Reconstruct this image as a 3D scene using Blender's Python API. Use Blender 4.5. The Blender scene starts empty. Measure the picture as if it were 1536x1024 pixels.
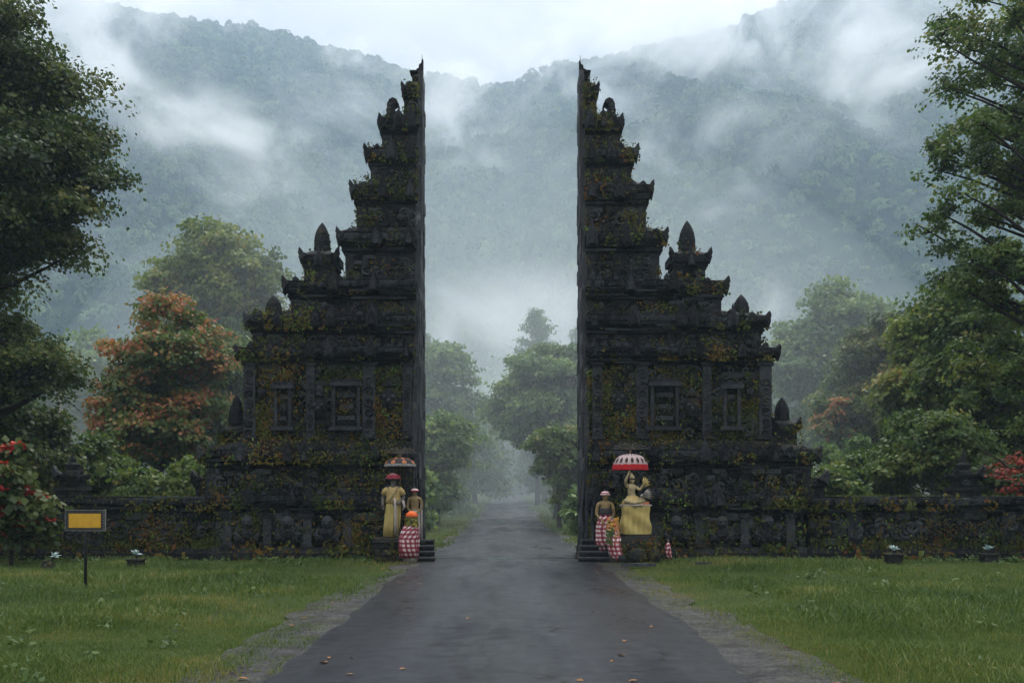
import bpy, bmesh, math, random
import numpy as np
from mathutils import Vector, Matrix

# ---------------------------------------------------------------- camera, world, sun, exposure
S = bpy.context.scene
COL = S.collection
F = 1493.0          # focal length in pixels of the 1536 px wide photograph
CX, HY, EYE = 762.0, 742.0, 1.6

cam_data = bpy.data.cameras.new('camera')
cam = bpy.data.objects.new('camera', cam_data)
COL.objects.link(cam)
cam.location = (0, 0, EYE)
cam.rotation_euler = (math.radians(90), 0, 0)
cam_data.sensor_width = 36.0
cam_data.lens = 36.0 * F / 1536.0
cam_data.shift_x = (768 - CX) / 1536.0
cam_data.shift_y = (HY - 512) / 1536.0
cam_data.clip_start = 0.1
cam_data.clip_end = 5000
S.camera = cam

SUN_EL, SUN_AZ = math.radians(52), math.radians(12)     # high, behind the gates and a little to the right
world = bpy.data.worlds.new('World')
S.world = world
world.use_nodes = True
wt = world.node_tree
wt.nodes.clear()
w_out = wt.nodes.new('ShaderNodeOutputWorld')
w_bg = wt.nodes.new('ShaderNodeBackground')
w_bg.inputs['Strength'].default_value = 0.14
w_sky = wt.nodes.new('ShaderNodeTexSky')
w_sky.sky_type = 'NISHITA'
w_sky.sun_disc = False
w_sky.sun_elevation = SUN_EL
w_sky.sun_rotation = SUN_AZ
w_sky.air_density = 1.0
w_sky.dust_density = 2.0
w_tc = wt.nodes.new('ShaderNodeTexCoord')
w_map = wt.nodes.new('ShaderNodeMapping')
w_map.inputs['Scale'].default_value = (1.0, 1.0, 2.6)
w_noise = wt.nodes.new('ShaderNodeTexNoise')
w_noise.inputs['Scale'].default_value = 2.3
w_noise.inputs['Detail'].default_value = 5
w_noise.inputs['Roughness'].default_value = 0.5
w_ramp = wt.nodes.new('ShaderNodeValToRGB')
w_ramp.color_ramp.elements[0].position = 0.32
w_ramp.color_ramp.elements[0].color = (5.3, 5.35, 5.6, 1)
w_ramp.color_ramp.elements[1].position = 0.66
w_ramp.color_ramp.elements[1].color = (8.6, 8.55, 8.85, 1)
w_mix = wt.nodes.new('ShaderNodeMix')
w_mix.data_type = 'RGBA'
w_mix.inputs['Factor'].default_value = 0.93
L = wt.links.new
L(w_tc.outputs['Generated'], w_map.inputs['Vector'])
L(w_map.outputs['Vector'], w_noise.inputs['Vector'])
L(w_noise.outputs['Fac'], w_ramp.inputs['Fac'])
L(w_sky.outputs['Color'], w_mix.inputs[6])
# an overcast sky is darker towards the horizon than overhead
w_sep = wt.nodes.new('ShaderNodeSeparateXYZ')
w_el = wt.nodes.new('ShaderNodeMapRange')
w_el.inputs['From Min'].default_value = 0.40
w_el.inputs['From Max'].default_value = 1.0
w_el.inputs['To Min'].default_value = 0.50
w_el.inputs['To Max'].default_value = 2.25
w_mul = wt.nodes.new('ShaderNodeVectorMath')
w_mul.operation = 'SCALE'
L(w_tc.outputs['Generated'], w_sep.inputs[0])
L(w_sep.outputs['Z'], w_el.inputs['Value'])
L(w_ramp.outputs['Color'], w_mul.inputs[0])
L(w_el.outputs[0], w_mul.inputs['Scale'])
L(w_mul.outputs[0], w_mix.inputs[7])
L(w_mix.outputs[2], w_bg.inputs['Color'])
L(w_bg.outputs['Background'], w_out.inputs['Surface'])

sun_data = bpy.data.lights.new('sun', 'SUN')
sun_data.energy = 1.5
sun_data.angle = math.radians(14)
sun_data.color = (1.0, 0.96, 0.9)
sun = bpy.data.objects.new('sun', sun_data)
COL.objects.link(sun)
sun_dir = Vector((math.sin(SUN_AZ) * math.cos(SUN_EL), math.cos(SUN_AZ) * math.cos(SUN_EL), math.sin(SUN_EL)))
sun.rotation_euler = (-sun_dir).to_track_quat('-Z', 'Y').to_euler()
sun.location = (40, 200, 300)

vs = S.view_settings
S.display_settings.display_device = 'sRGB'
vs.view_transform = 'Standard'
vs.look = 'None'
vs.exposure = 0.55
vs.gamma = 1.0
cy = S.cycles
cy.volume_bounces = 4
cy.max_bounces = 8
cy.diffuse_bounces = 3
cy.glossy_bounces = 2
cy.transmission_bounces = 3
cy.transparent_max_bounces = 6
cy.volume_step_rate = 0.6
cy.volume_max_steps = 96
cy.use_denoising = True
cy.use_adaptive_sampling = True
cy.adaptive_threshold = 0.02
cy.sample_clamp_indirect = 4.0

# ---------------------------------------------------------------- helpers
R = random.Random(7)
NP = np.random.default_rng(11)


def P(px, py, d):
    """a point of the photograph at a known distance -> metres"""
    return Vector(((px - CX) * d / F, d, EYE + (HY - py) * d / F))


class MB:
    """collects pieces of geometry and links them as ONE mesh object"""

    def __init__(self):
        self.v, self.f, self.n, self.t, self.uv = [], [], 0, [], []

    def add(self, verts, faces, tint=0.5, uv=None):
        v = np.asarray(verts, dtype=np.float64).reshape(-1, 3)
        if isinstance(faces, np.ndarray):
            groups = [faces]
        else:
            by = {}
            for fc in faces:
                by.setdefault(len(fc), []).append(fc)
            groups = [np.asarray(x) for x in by.values()]
        for g in groups:
            self.f.append(g + self.n)
            if np.isscalar(tint):
                self.t.append(np.full(len(g), tint, dtype=np.float32))
            else:
                self.t.append(np.asarray(tint, dtype=np.float32))
            if uv is not None:
                self.uv.append(np.asarray(uv)[g.reshape(-1)])
            else:
                self.uv.append(np.zeros((g.size, 2)))
        self.v.append(v)
        self.n += len(v)

    def box(self, x0, x1, y0, y1, z0, z1, tint=0.5):
        if x0 > x1: x0, x1 = x1, x0
        if y0 > y1: y0, y1 = y1, y0
        v = [(x0, y0, z0), (x1, y0, z0), (x1, y1, z0), (x0, y1, z0), (x0, y0, z1), (x1, y0, z1), (x1, y1, z1), (x0, y1, z1)]
        self.add(v, [(0, 3, 2, 1), (4, 5, 6, 7), (0, 1, 5, 4), (1, 2, 6, 5), (2, 3, 7, 6), (3, 0, 4, 7)], tint)

    def frustum(self, a, b, z0, z1, tint=0.5):
        """a, b = (x0, x1, y0, y1) rectangles at the two heights"""
        v = []
        for (x0, x1, y0, y1), z in ((a, z0), (b, z1)):
            if x0 > x1: x0, x1 = x1, x0
            v += [(x0, y0, z), (x1, y0, z), (x1, y1, z), (x0, y1, z)]
        self.add(v, [(0, 3, 2, 1), (4, 5, 6, 7), (0, 1, 5, 4), (1, 2, 6, 5), (2, 3, 7, 6), (3, 0, 4, 7)], tint)

    def prism(self, outline, y0, y1, shrink=0.0, tint=0.5):
        """outline of (x, z), extruded along y; the y0 side shrunk about its centre (a bevel)"""
        o = np.asarray(outline, float)
        area = 0.5 * np.sum(o[:, 0] * np.roll(o[:, 1], -1) - np.roll(o[:, 0], -1) * o[:, 1])
        if area < 0: o = o[::-1]
        c = o.mean(0)
        n = len(o)
        a = c + (o - c) * (1 - shrink)
        v = [(p[0], y0, p[1]) for p in a] + [(p[0], y1, p[1]) for p in o]
        f = [tuple(range(n)), tuple(range(2 * n - 1, n - 1, -1))]
        f += [(i, i + n, (i + 1) % n + n, (i + 1) % n) for i in range(n)]
        self.add(v, f, tint)

    def tube(self, pts, rads, seg=6, cap=True, tint=0.5):
        pts = [Vector(p) for p in pts]
        n = len(pts)
        if np.isscalar(rads): rads = [rads] * n
        up = Vector((0.13, 0.07, 1)).normalized()
        v = []
        for i, p in enumerate(pts):
            t = (pts[min(i + 1, n - 1)] - pts[max(i - 1, 0)])
            if t.length < 1e-9: t = Vector((0, 0, 1))
            t.normalize()
            a = t.cross(up)
            if a.length < 1e-3: a = t.cross(Vector((1, 0, 0)))
            a.normalize()
            b = t.cross(a)
            for k in range(seg):
                w = 2 * math.pi * k / seg
                v.append(p + a * (math.cos(w) * rads[i]) + b * (math.sin(w) * rads[i]))
        f = []
        for i in range(n - 1):
            for k in range(seg):
                k2 = (k + 1) % seg
                f.append((i * seg + k, i * seg + k2, (i + 1) * seg + k2, (i + 1) * seg + k))
        if cap:
            f.append(tuple(range(seg - 1, -1, -1)))
            f.append(tuple((n - 1) * seg + k for k in range(seg)))
        self.add([tuple(x) for x in v], f, tint)

    def loft(self, secs, seg=24, wave=0.0, nw=7, tint=0.5, cap=True, phase=0.0):
        """secs: list of (x, y, z, rx, ry[, wave scale]) ellipses stacked; uv in metres for woven patterns"""
        v, uv, f = [], [], []
        length = 0.0
        prev = None
        for s in secs:
            x, y, z, rx, ry = s[:5]
            ws = s[5] if len(s) > 5 else 1.0
            if prev is not None:
                length += math.dist((x, y, z), prev)
            prev = (x, y, z)
            for k in range(seg + 1):
                w = 2 * math.pi * k / seg
                m = 1 + wave * ws * (math.sin(nw * w + phase + 2 * z) + 0.5 * math.sin((nw * 2 - 3) * w + 1.3))
                v.append((x + rx * m * math.cos(w), y + ry * m * math.sin(w), z))
                uv.append((w * (rx + ry) / 2, length))
        q = seg + 1
        for i in range(len(secs) - 1):
            up = secs[i + 1][2] >= secs[i][2]
            for k in range(seg):
                a = (i * q + k, i * q + k + 1, (i + 1) * q + k + 1, (i + 1) * q + k)
                f.append(a if up else a[::-1])
        if cap:
            f.append(tuple(range(seg, -1, -1)))
            f.append(tuple((len(secs) - 1) * q + k for k in range(seg + 1)))
        self.add(v, f, tint, uv)

    def ball(self, c, r, seg=14, rings=9, tint=0.5):
        rx, ry, rz = (r, r, r) if np.isscalar(r) else r
        v, f = [], []
        for i in range(rings + 1):
            th = math.pi * i / rings
            for k in range(seg):
                w = 2 * math.pi * k / seg
                v.append((c[0] + rx * math.sin(th) * math.cos(w), c[1] + ry * math.sin(th) * math.sin(w), c[2] - rz * math.cos(th)))
        for i in range(rings):
            for k in range(seg):
                k2 = (k + 1) % seg
                f.append((i * seg + k, i * seg + k2, (i + 1) * seg + k2, (i + 1) * seg + k))
        self.add(v, f, tint)

    def build(self, name, mat, parent=None, smooth=False):
        me = bpy.data.meshes.new(name)
        if self.n:
            V = np.concatenate(self.v)
            lens = np.concatenate([np.full(len(g), g.shape[1], dtype=np.int32) for g in self.f])
            loops = np.concatenate([g.reshape(-1) for g in self.f]).astype(np.int32)
            me.vertices.add(len(V))
            me.vertices.foreach_set('co', V.astype(np.float32).reshape(-1))
            me.loops.add(len(loops))
            me.loops.foreach_set('vertex_index', loops)
            me.polygons.add(len(lens))
            starts = np.zeros(len(lens), dtype=np.int32)
            starts[1:] = np.cumsum(lens)[:-1]
            me.polygons.foreach_set('loop_start', starts)
            try:
                me.polygons.foreach_set('loop_total', lens)
            except Exception:
                pass
            me.update(calc_edges=True)
            a = me.attributes.new('tint', 'FLOAT', 'FACE')
            a.data.foreach_set('value', np.concatenate(self.t))
            u = me.uv_layers.new(name='uv')
            u.data.foreach_set('uv', np.concatenate(self.uv).astype(np.float32).reshape(-1))
            me.polygons.foreach_set('use_smooth', np.full(len(lens), smooth))
            me.validate()
        me.materials.append(mat)
        o = bpy.data.objects.new(name, me)
        COL.objects.link(o)
        if parent is not None:
            o.parent = parent
        return o


def tag(o, label=None, cat=None, group=None, kind=None):
    if label: o['label'] = label
    if cat: o['category'] = cat
    if group: o['group'] = group
    if kind: o['kind'] = kind
    return o


def thing(name, label, cat, loc=(0, 0, 0), rz=0.0, group=None):
    o = bpy.data.objects.new(name, None)
    COL.objects.link(o)
    o.location = loc
    o.rotation_euler = (0, 0, rz)
    o.empty_display_size = 0.3
    return tag(o, label, cat, group)


def copy_tree(o, parent=None):
    c = o.copy()
    COL.objects.link(c)
    c.parent = parent
    for ch in list(o.children):
        copy_tree(ch, c)
    return c


# ---------------------------------------------------------------- materials
def mat_base(name):
    m = bpy.data.materials.new(name)
    m.use_nodes = True
    nt = m.node_tree
    nt.nodes.clear()
    out = nt.nodes.new('ShaderNodeOutputMaterial')
    return m, nt, out


class NT:
    """tiny node-building shorthand"""

    def __init__(self, nt): self.nt = nt

    def new(self, kind, **ins):
        n = self.nt.nodes.new('ShaderNode' + kind)
        for k, v in ins.items():
            k2 = k.replace('_', ' ')
            s = n.inputs[k2] if k2 in n.inputs else n.inputs[int(k[1:])]
            if isinstance(v, bpy.types.NodeSocket): self.nt.links.new(v, s)
            else: s.default_value = v
        return n

    def math(self, op, a, b=0.0, c=0.0, clamp=False):
        n = self.nt.nodes.new('ShaderNodeMath')
        n.operation = op
        n.use_clamp = clamp
        for i, v in enumerate((a, b, c)):
            if isinstance(v, bpy.types.NodeSocket): self.nt.links.new(v, n.inputs[i])
            else: n.inputs[i].default_value = v
        return n.outputs[0]

    def vmath(self, op, a, b=(0, 0, 0)):
        n = self.nt.nodes.new('ShaderNodeVectorMath')
        n.operation = op
        for i, v in enumerate((a, b)):
            if isinstance(v, bpy.types.NodeSocket): self.nt.links.new(v, n.inputs[i])
            else: n.inputs[i].default_value = v
        return n.outputs['Value'] if op in ('LENGTH', 'DOT_PRODUCT', 'DISTANCE') else n.outputs[0]

    def mix(self, fac, a, b, blend='MIX'):
        n = self.nt.nodes.new('ShaderNodeMix')
        n.data_type = 'RGBA'
        n.blend_type = blend
        for i, v in ((0, fac), (6, a), (7, b)):
            if isinstance(v, bpy.types.NodeSocket): self.nt.links.new(v, n.inputs[i])
            else: n.inputs[i].default_value = v if i == 0 else (*v, 1)[:4]
        return n.outputs[2]

    def ramp(self, fac, stops, interp='LINEAR'):
        n = self.nt.nodes.new('ShaderNodeValToRGB')
        n.color_ramp.interpolation = interp
        e = n.color_ramp.elements
        while len(e) < len(stops): e.new(0.5)
        for i, (p, c) in enumerate(stops):
            e[i].position = p
            e[i].color = (*c, 1) if not np.isscalar(c) else (c, c, c, 1)
        self.nt.links.new(fac, n.inputs[0])
        return n.outputs[0]

    def noise(self, scale, detail=3, rough=0.5, vec=None, dist=0.0):
        n = self.new('TexNoise', Scale=scale, Detail=detail, Roughness=rough, Distortion=dist)
        if vec is not None: self.nt.links.new(vec, n.inputs['Vector'])
        return n.outputs['Fac']

    def pos(self): return self.nt.nodes.new('ShaderNodeNewGeometry').outputs['Position']

    def normal(self): return self.nt.nodes.new('ShaderNodeNewGeometry').outputs['Normal']

    def attr(self, name):
        n = self.nt.nodes.new('ShaderNodeAttribute')
        n.attribute_name = name
        return n.outputs['Fac']

    def bump(self, h, strength=0.5, dist=0.02):
        n = self.new('Bump', Strength=strength, Distance=dist, Height=h)
        return n.outputs['Normal']


def bsdf(x, out, color, rough=0.85, normal=None, spec=0.3, metal=0.0, sheen=0.0):
    b = x.new('BsdfPrincipled')
    for k, v in (('Base Color', color), ('Roughness', rough), ('Specular IOR Level', spec), ('Metallic', metal)):
        if isinstance(v, bpy.types.NodeSocket): x.nt.links.new(v, b.inputs[k])
        else: b.inputs[k].default_value = (*v, 1) if k == 'Base Color' else v
    if normal is not None: x.nt.links.new(normal, b.inputs['Normal'])
    x.nt.links.new(b.outputs[0], out.inputs['Surface'])
    return b


def leaf_mat(name, stops, translucent=0.35, rough=0.55, spec=0.25, patch=0.35, psize=0.45):
    """leaves: colour of each leaf from its own tint, shifted a little from spray to spray"""
    m, nt, out = mat_base(name)
    x = NT(nt)
    t = x.attr('tint')
    n = x.noise(psize, 3, 0.6, x.pos())
    f = x.math('ADD', t, x.math('MULTIPLY', x.math('SUBTRACT', n, 0.5), patch), clamp=True)
    c = x.ramp(f, stops)
    b = bsdf(x, out, c, rough, None, spec)
    tr = x.new('BsdfTranslucent', Color=x.mix(1.0, c, (1.0, 1.05, 0.65), 'MULTIPLY'))
    mx = x.new('MixShader', Fac=translucent)
    nt.links.new(b.outputs[0], mx.inputs[1])
    nt.links.new(tr.outputs[0], mx.inputs[2])
    nt.links.new(mx.outputs[0], out.inputs['Surface'])
    return m


def plain_mat(name, color, rough=0.8, var=0.25, scale=8.0, bump=0.3, spec=0.3, metal=0.0, stain=0.55):
    m, nt, out = mat_base(name)
    x = NT(nt)
    tc = nt.nodes.new('ShaderNodeTexCoord').outputs['Object']
    n = x.noise(scale, 5, 0.6, tc)
    k = [tuple(ch * (1 - var) for ch in color), tuple(min(1, ch * (1 + var)) for ch in color)]
    c = x.ramp(n, [(0.3, k[0]), (0.7, k[1])])
    st = x.noise(scale * .45 + 1.5, 6, 0.7, tc)
    c = x.mix(x.math('MULTIPLY', x.math('MULTIPLY', x.math('SUBTRACT', st, 0.5), 4.0, clamp=True), stain), c, tuple(ch * .3 for ch in color))
    h = x.noise(scale * 4, 3, 0.6, tc)
    bsdf(x, out, c, rough, x.bump(h, bump, 0.01), spec, metal)
    return m


# ---------------------------------------------------------------- value noise for terrain shapes
def vnoise(x, y, seed=0):
    x = np.asarray(x, float); y = np.asarray(y, float)
    xi = np.floor(x).astype(np.int64); yi = np.floor(y).astype(np.int64)
    fx, fy = x - xi, y - yi
    fx = fx * fx * (3 - 2 * fx); fy = fy * fy * (3 - 2 * fy)

    def h(a, b):
        n = (a * 374761393 + b * 668265263 + seed * 1442695) & 0xffffffff
        n = ((n ^ (n >> 13)) * 1274126177) & 0xffffffff
        return ((n ^ (n >> 16)) & 0xffff) / 65535.0
    return (h(xi, yi) * (1 - fx) + h(xi + 1, yi) * fx) * (1 - fy) + (h(xi, yi + 1) * (1 - fx) + h(xi + 1, yi + 1) * fx) * fy


def fbm(x, y, oct=4, seed=0):
    s, a, t = 0, 0.5, 0
    for i in range(oct):
        s = s + a * vnoise(x * 2 ** i, y * 2 ** i, seed + i); t += a; a *= 0.5
    return s / t


def ground_z(y):
    """the drive climbs gently beyond the gates"""
    y = np.asarray(y, float)
    return 1.75 * (np.clip(y - 34, 0, 116) / 116.0) ** 2
# ---------------------------------------------------------------- hills, forest, haze, mist
RIDGE_Y = 560.0
_rx = [-260, 0, 120, 240, 330, 430, 480, 560, 620, 690, 722, 760, 830, 870, 930, 1010, 1100, 1140, 1250, 1400, 1800]
_ry = [-150, -30, 10, 28, 40, 58, 74, 94, 116, 130, 135, 130, 110, 102, 92, 72, 46, 30, -30, -60, -80]
_RX = (np.array(_rx) - CX) * RIDGE_Y / F
_RZ = EYE + (HY - np.array(_ry)) * RIDGE_Y / F


def hill_z(x, y):
    x = np.asarray(x, float); y = np.asarray(y, float)
    ridge = np.interp(x, _RX, _RZ)
    s = np.clip((y - 235) / (RIDGE_Y - 235), 0, 1)
    up = s ** 0.92
    z = ridge * up
    spur = np.abs(fbm(x / 120 + y / 260, y / 190 - x / 300, 3, 5) - 0.5) * 2
    z = z - (spur - 0.28) * 75 * np.sin(np.pi * np.clip(s, 0, 1)) ** 0.8
    z = z + (fbm(x / 30, y / 30, 3, 9) - 0.5) * 10 * np.clip(s * 4, 0, 1)
    back = np.clip((y - RIDGE_Y) / 300, 0, 1)
    return np.maximum(z * (1 - back ** 1.2 * 0.6), ground_z(150) - 0.3 + 0 * z)


def make_hills():
    m, nt, out = mat_base('hill soil')
    x = NT(nt)
    c = x.ramp(x.noise(0.05, 4, 0.6, x.pos()), [(0.3, (0.018, 0.03, 0.014)), (0.7, (0.035, 0.055, 0.022))])
    bsdf(x, out, c, 0.95)
    xs = np.linspace(-520, 520, 150); ys = np.linspace(228, 700, 110)
    X, Y = np.meshgrid(xs, ys)
    Z = hill_z(X, Y) - 1.5
    Z[0, :] = -0.5
    v = np.stack([X, Y, Z], -1).reshape(-1, 3)
    i = np.arange(109)[:, None] * 150 + np.arange(149)[None, :]
    i = i.reshape(-1)
    mb = MB()
    mb.add(v, np.stack([i, i + 1, i + 151, i + 150], -1))
    tag(mb.build('hills', m, None, True), 'misty forested hillsides meeting in a saddle behind the gate', 'hills', kind='structure')


def crown_mesh(seed, n=58):
    """one forest crown seen from afar: a lumpy dome of leafy sprays, unit size"""
    rg = np.random.default_rng(seed)
    lumps = rg.normal(size=(7, 3)); lumps[:, 2] = np.abs(lumps[:, 2]) * 0.8 + .15
    lumps /= np.linalg.norm(lumps, axis=1)[:, None]
    d = rg.normal(size=(n, 3)); d[:, 2] = np.abs(d[:, 2]) * 1.1 - .25
    d /= np.linalg.norm(d, axis=1)[:, None]
    k = (d @ lumps.T).max(1)
    C = d * (0.62 + 0.42 * np.clip((k - .6) / .4, 0, 1))[:, None] * np.array([1, 1, .85])
    N = d + rg.normal(0, .35, (n, 3)) + np.array([0, 0, .55])
    N /= np.linalg.norm(N, axis=1)[:, None]
    A = rg.normal(size=(n, 3)); A -= N * (A * N).sum(1)[:, None]; A[:, 2] -= .35
    A /= np.linalg.norm(A, axis=1)[:, None]
    B = np.cross(N, A)
    sz = rg.uniform(.45, .85, n)[:, None]
    base = C - A * sz * .45
    v = np.stack([base, C + B * sz * .36 - N * sz * .12, C + A * sz * .55 - N * sz * .1, C - B * sz * .36 - N * sz * .12, C + N * sz * .1], 1).reshape(-1, 3)
    i = np.arange(n)[:, None] * 5
    f = np.concatenate([i + np.array([[0, 4, 1]]), i + np.array([[1, 4, 2]]), i + np.array([[2, 4, 3]]), i + np.array([[3, 4, 0]])], 0)
    return v, f


def make_forest():
    m, nt, out = mat_base('forest canopy')
    x = NT(nt)
    t = x.attr('tint')
    n = x.noise(0.03, 4, 0.6, x.pos())
    f = x.math('ADD', x.math('MULTIPLY', t, 0.75), x.math('MULTIPLY', n, 0.4), clamp=True)
    c = x.ramp(f, [(0.2, (0.020, 0.042, 0.018)), (0.5, (0.055, 0.095, 0.036)), (0.85, (0.14, 0.19, 0.07))])
    bsdf(x, out, c, 0.9, None, 0.1)
    protos = [crown_mesh(s) for s in range(14)]
    rg = np.random.default_rng(3)
    mb = MB()
    sp = 4.3
    pts = []
    for y in np.arange(150, 592, sp):
        half = 0.58 * y + 40
        for xx in np.arange(-half, half, sp):
            if y < 190 and abs(xx) < 26: continue
            pts.append((xx + rg.uniform(-2.1, 2.1), y + rg.uniform(-2.1, 2.1)))
    pts = np.array(pts)
    Z = np.where(pts[:, 1] > 228, hill_z(pts[:, 0], np.maximum(pts[:, 1], 228)), 1.5)
    for (a, b), z in zip(pts, Z):
        v, f = protos[rg.integers(14)]
        s = rg.uniform(1.7, 3.3) * (1.5 if rg.random() < 0.08 else 1)
        w = rg.uniform(0, 6.28)
        ca, sa = math.cos(w), math.sin(w)
        q = np.stack([(v[:, 0] * ca - v[:, 1] * sa) * s + a, (v[:, 0] * sa + v[:, 1] * ca) * s + b, v[:, 2] * s * rg.uniform(0.9, 1.6) + z + (.6 if b > 228 else 3.0)], -1)
        mb.add(q, f, np.clip(rg.normal(0.45, 0.2) + rg.normal(0, .1, len(f)), 0, 1))
    tag(mb.build('forest', m, None, False), 'dense pale green rainforest covering the misty hillsides', 'forest', kind='stuff')


def make_air():
    mb = MB()
    mb.box(-530, 530, -30, 705, -3.5, 330)
    m, nt, out = mat_base('hazy air')
    x = NT(nt)
    pv = x.new('VolumePrincipled', Density=HAZE_DENSITY, Anisotropy=0.25)
    pv.inputs['Color'].default_value = (0.64, 0.83, 1.0, 1)
    nt.links.new(pv.outputs[0], out.inputs['Volume'])
    tag(mb.build('haze', m), 'thin pale haze hanging in the air over the whole valley', 'haze', kind='stuff')

    # thicker, even mist filling the valley beyond the gates
    bm = bmesh.new()
    bmesh.ops.create_icosphere(bm, subdivisions=4, radius=1.0)
    me = bpy.data.meshes.new('valley_mist')
    bm.to_mesh(me); bm.free()
    m, nt, out = mat_base('valley mist')
    x = NT(nt)
    pv = x.new('VolumePrincipled', Density=VALLEY_DENSITY, Anisotropy=0.25)
    pv.inputs['Color'].default_value = (0.60, 0.82, 1.0, 1)
    nt.links.new(pv.outputs[0], out.inputs['Volume'])
    me.materials.append(m)
    o = bpy.data.objects.new('drive_mist', me.copy())
    COL.objects.link(o)
    o.location = (0, 104, 4)
    o.scale = (38, 68, 26)
    m2 = m.copy()
    [q for q in m2.node_tree.nodes if q.type == 'PRINCIPLED_VOLUME'][0].inputs['Density'].default_value = 0.0045
    [q for q in m2.node_tree.nodes if q.type == 'PRINCIPLED_VOLUME'][0].inputs['Color'].default_value = (0.86, 0.93, 0.96, 1)
    o.data.materials.clear(); o.data.materials.append(m2)
    tag(o, 'low mist lying between the trees along the drive beyond the gate', 'mist', kind='stuff')
    o = bpy.data.objects.new('valley_mist', me)
    COL.objects.link(o)
    o.location = (0, 372, 20)
    o.scale = (520, 332, 300)
    tag(o, 'soft mist filling the valley between the gates and the hills', 'mist', kind='stuff')

    # drifting banks of mist lying on the hillsides and in the valley
    m, nt, out = mat_base('drifting mist')
    x = NT(nt)
    tc = nt.nodes.new('ShaderNodeTexCoord').outputs['Object']
    r = x.vmath('LENGTH', tc)
    fall = x.math('SMOOTH_MIN', x.math('SUBTRACT', 1.0, r, clamp=True), 0.55, 0.3)
    ps = x.vmath('MULTIPLY', x.pos(), (0.025, 0.018, 0.032))
    n1 = x.noise(1.0, 5, 0.62, ps, 0.6)
    w = x.math('MULTIPLY', x.math('SUBTRACT', n1, 0.485), 6.0, clamp=True)
    w = x.math('MULTIPLY', w, w)
    oi = nt.nodes.new('ShaderNodeObjectInfo')
    sep = nt.nodes.new('ShaderNodeSeparateColor')
    nt.links.new(oi.outputs['Color'], sep.inputs[0])
    den = x.math('MULTIPLY', x.math('MULTIPLY', x.math('ADD', x.math('MULTIPLY', w, 0.985), 0.015), fall), x.math('MULTIPLY', sep.outputs[0], MIST_DENSITY))
    pv = x.new('VolumePrincipled', Density=den, Anisotropy=0.35)
    pv.inputs['Color'].default_value = (0.985, 0.99, 1.0, 1)
    nt.links.new(pv.outputs[0], out.inputs['Volume'])
    for (px, py, rx, ry, d, thick, k) in MIST:
        bm = bmesh.new()
        bmesh.ops.create_icosphere(bm, subdivisions=3, radius=1.0)
        me = bpy.data.meshes.new('mist_bank')
        bm.to_mesh(me); bm.free()
        me.materials.append(m)
        o = bpy.data.objects.new('mist_bank', me)
        COL.objects.link(o)
        o.location = P(px, py, d)
        o.scale = (rx * d / F, thick, ry * d / F)
        o.color = (k, k, k, 1)
        tag(o, 'drifting bank of white mist lying against the forested hillside', 'mist', 'banks of mist on the hillsides', 'stuff')


HAZE_DENSITY = 0.0005
VALLEY_DENSITY = 0.00042
MIST_DENSITY = 0.062
MIST = [  # px, py, half width px, half height px, distance, half depth m, strength
    (40, 70, 300, 250, 400, 60, 2.6),
    (300, 20, 200, 70, 530, 50, 2.2),
    (520, 85, 150, 50, 530, 40, 1.0),
    (650, 115, 150, 50, 540, 40, 1.5),
    (990, 65, 190, 60, 530, 40, 2.0),
    (860, 70, 200, 70, 470, 50, 0.8),
    (310, 290, 250, 150, 380, 55, 1.3),
    (130, 440, 240, 120, 330, 50, 0.9),
    (560, 150, 190, 110, 440, 50, 0.7),
    (790, 210, 210, 170, 440, 55, 1.6),
    (750, 520, 230, 130, 240, 55, 1.3),
    (1000, 180, 170, 150, 420, 45, 1.0),
    (1150, 0, 300, 130, 440, 60, 2.8),
    (1070, 310, 280, 150, 370, 55, 1.4),
    (1330, 110, 190, 230, 400, 55, 1.5),
    (1240, 490, 230, 90, 280, 45, 0.8),
]
make_hills()
make_forest()
make_air()
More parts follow.
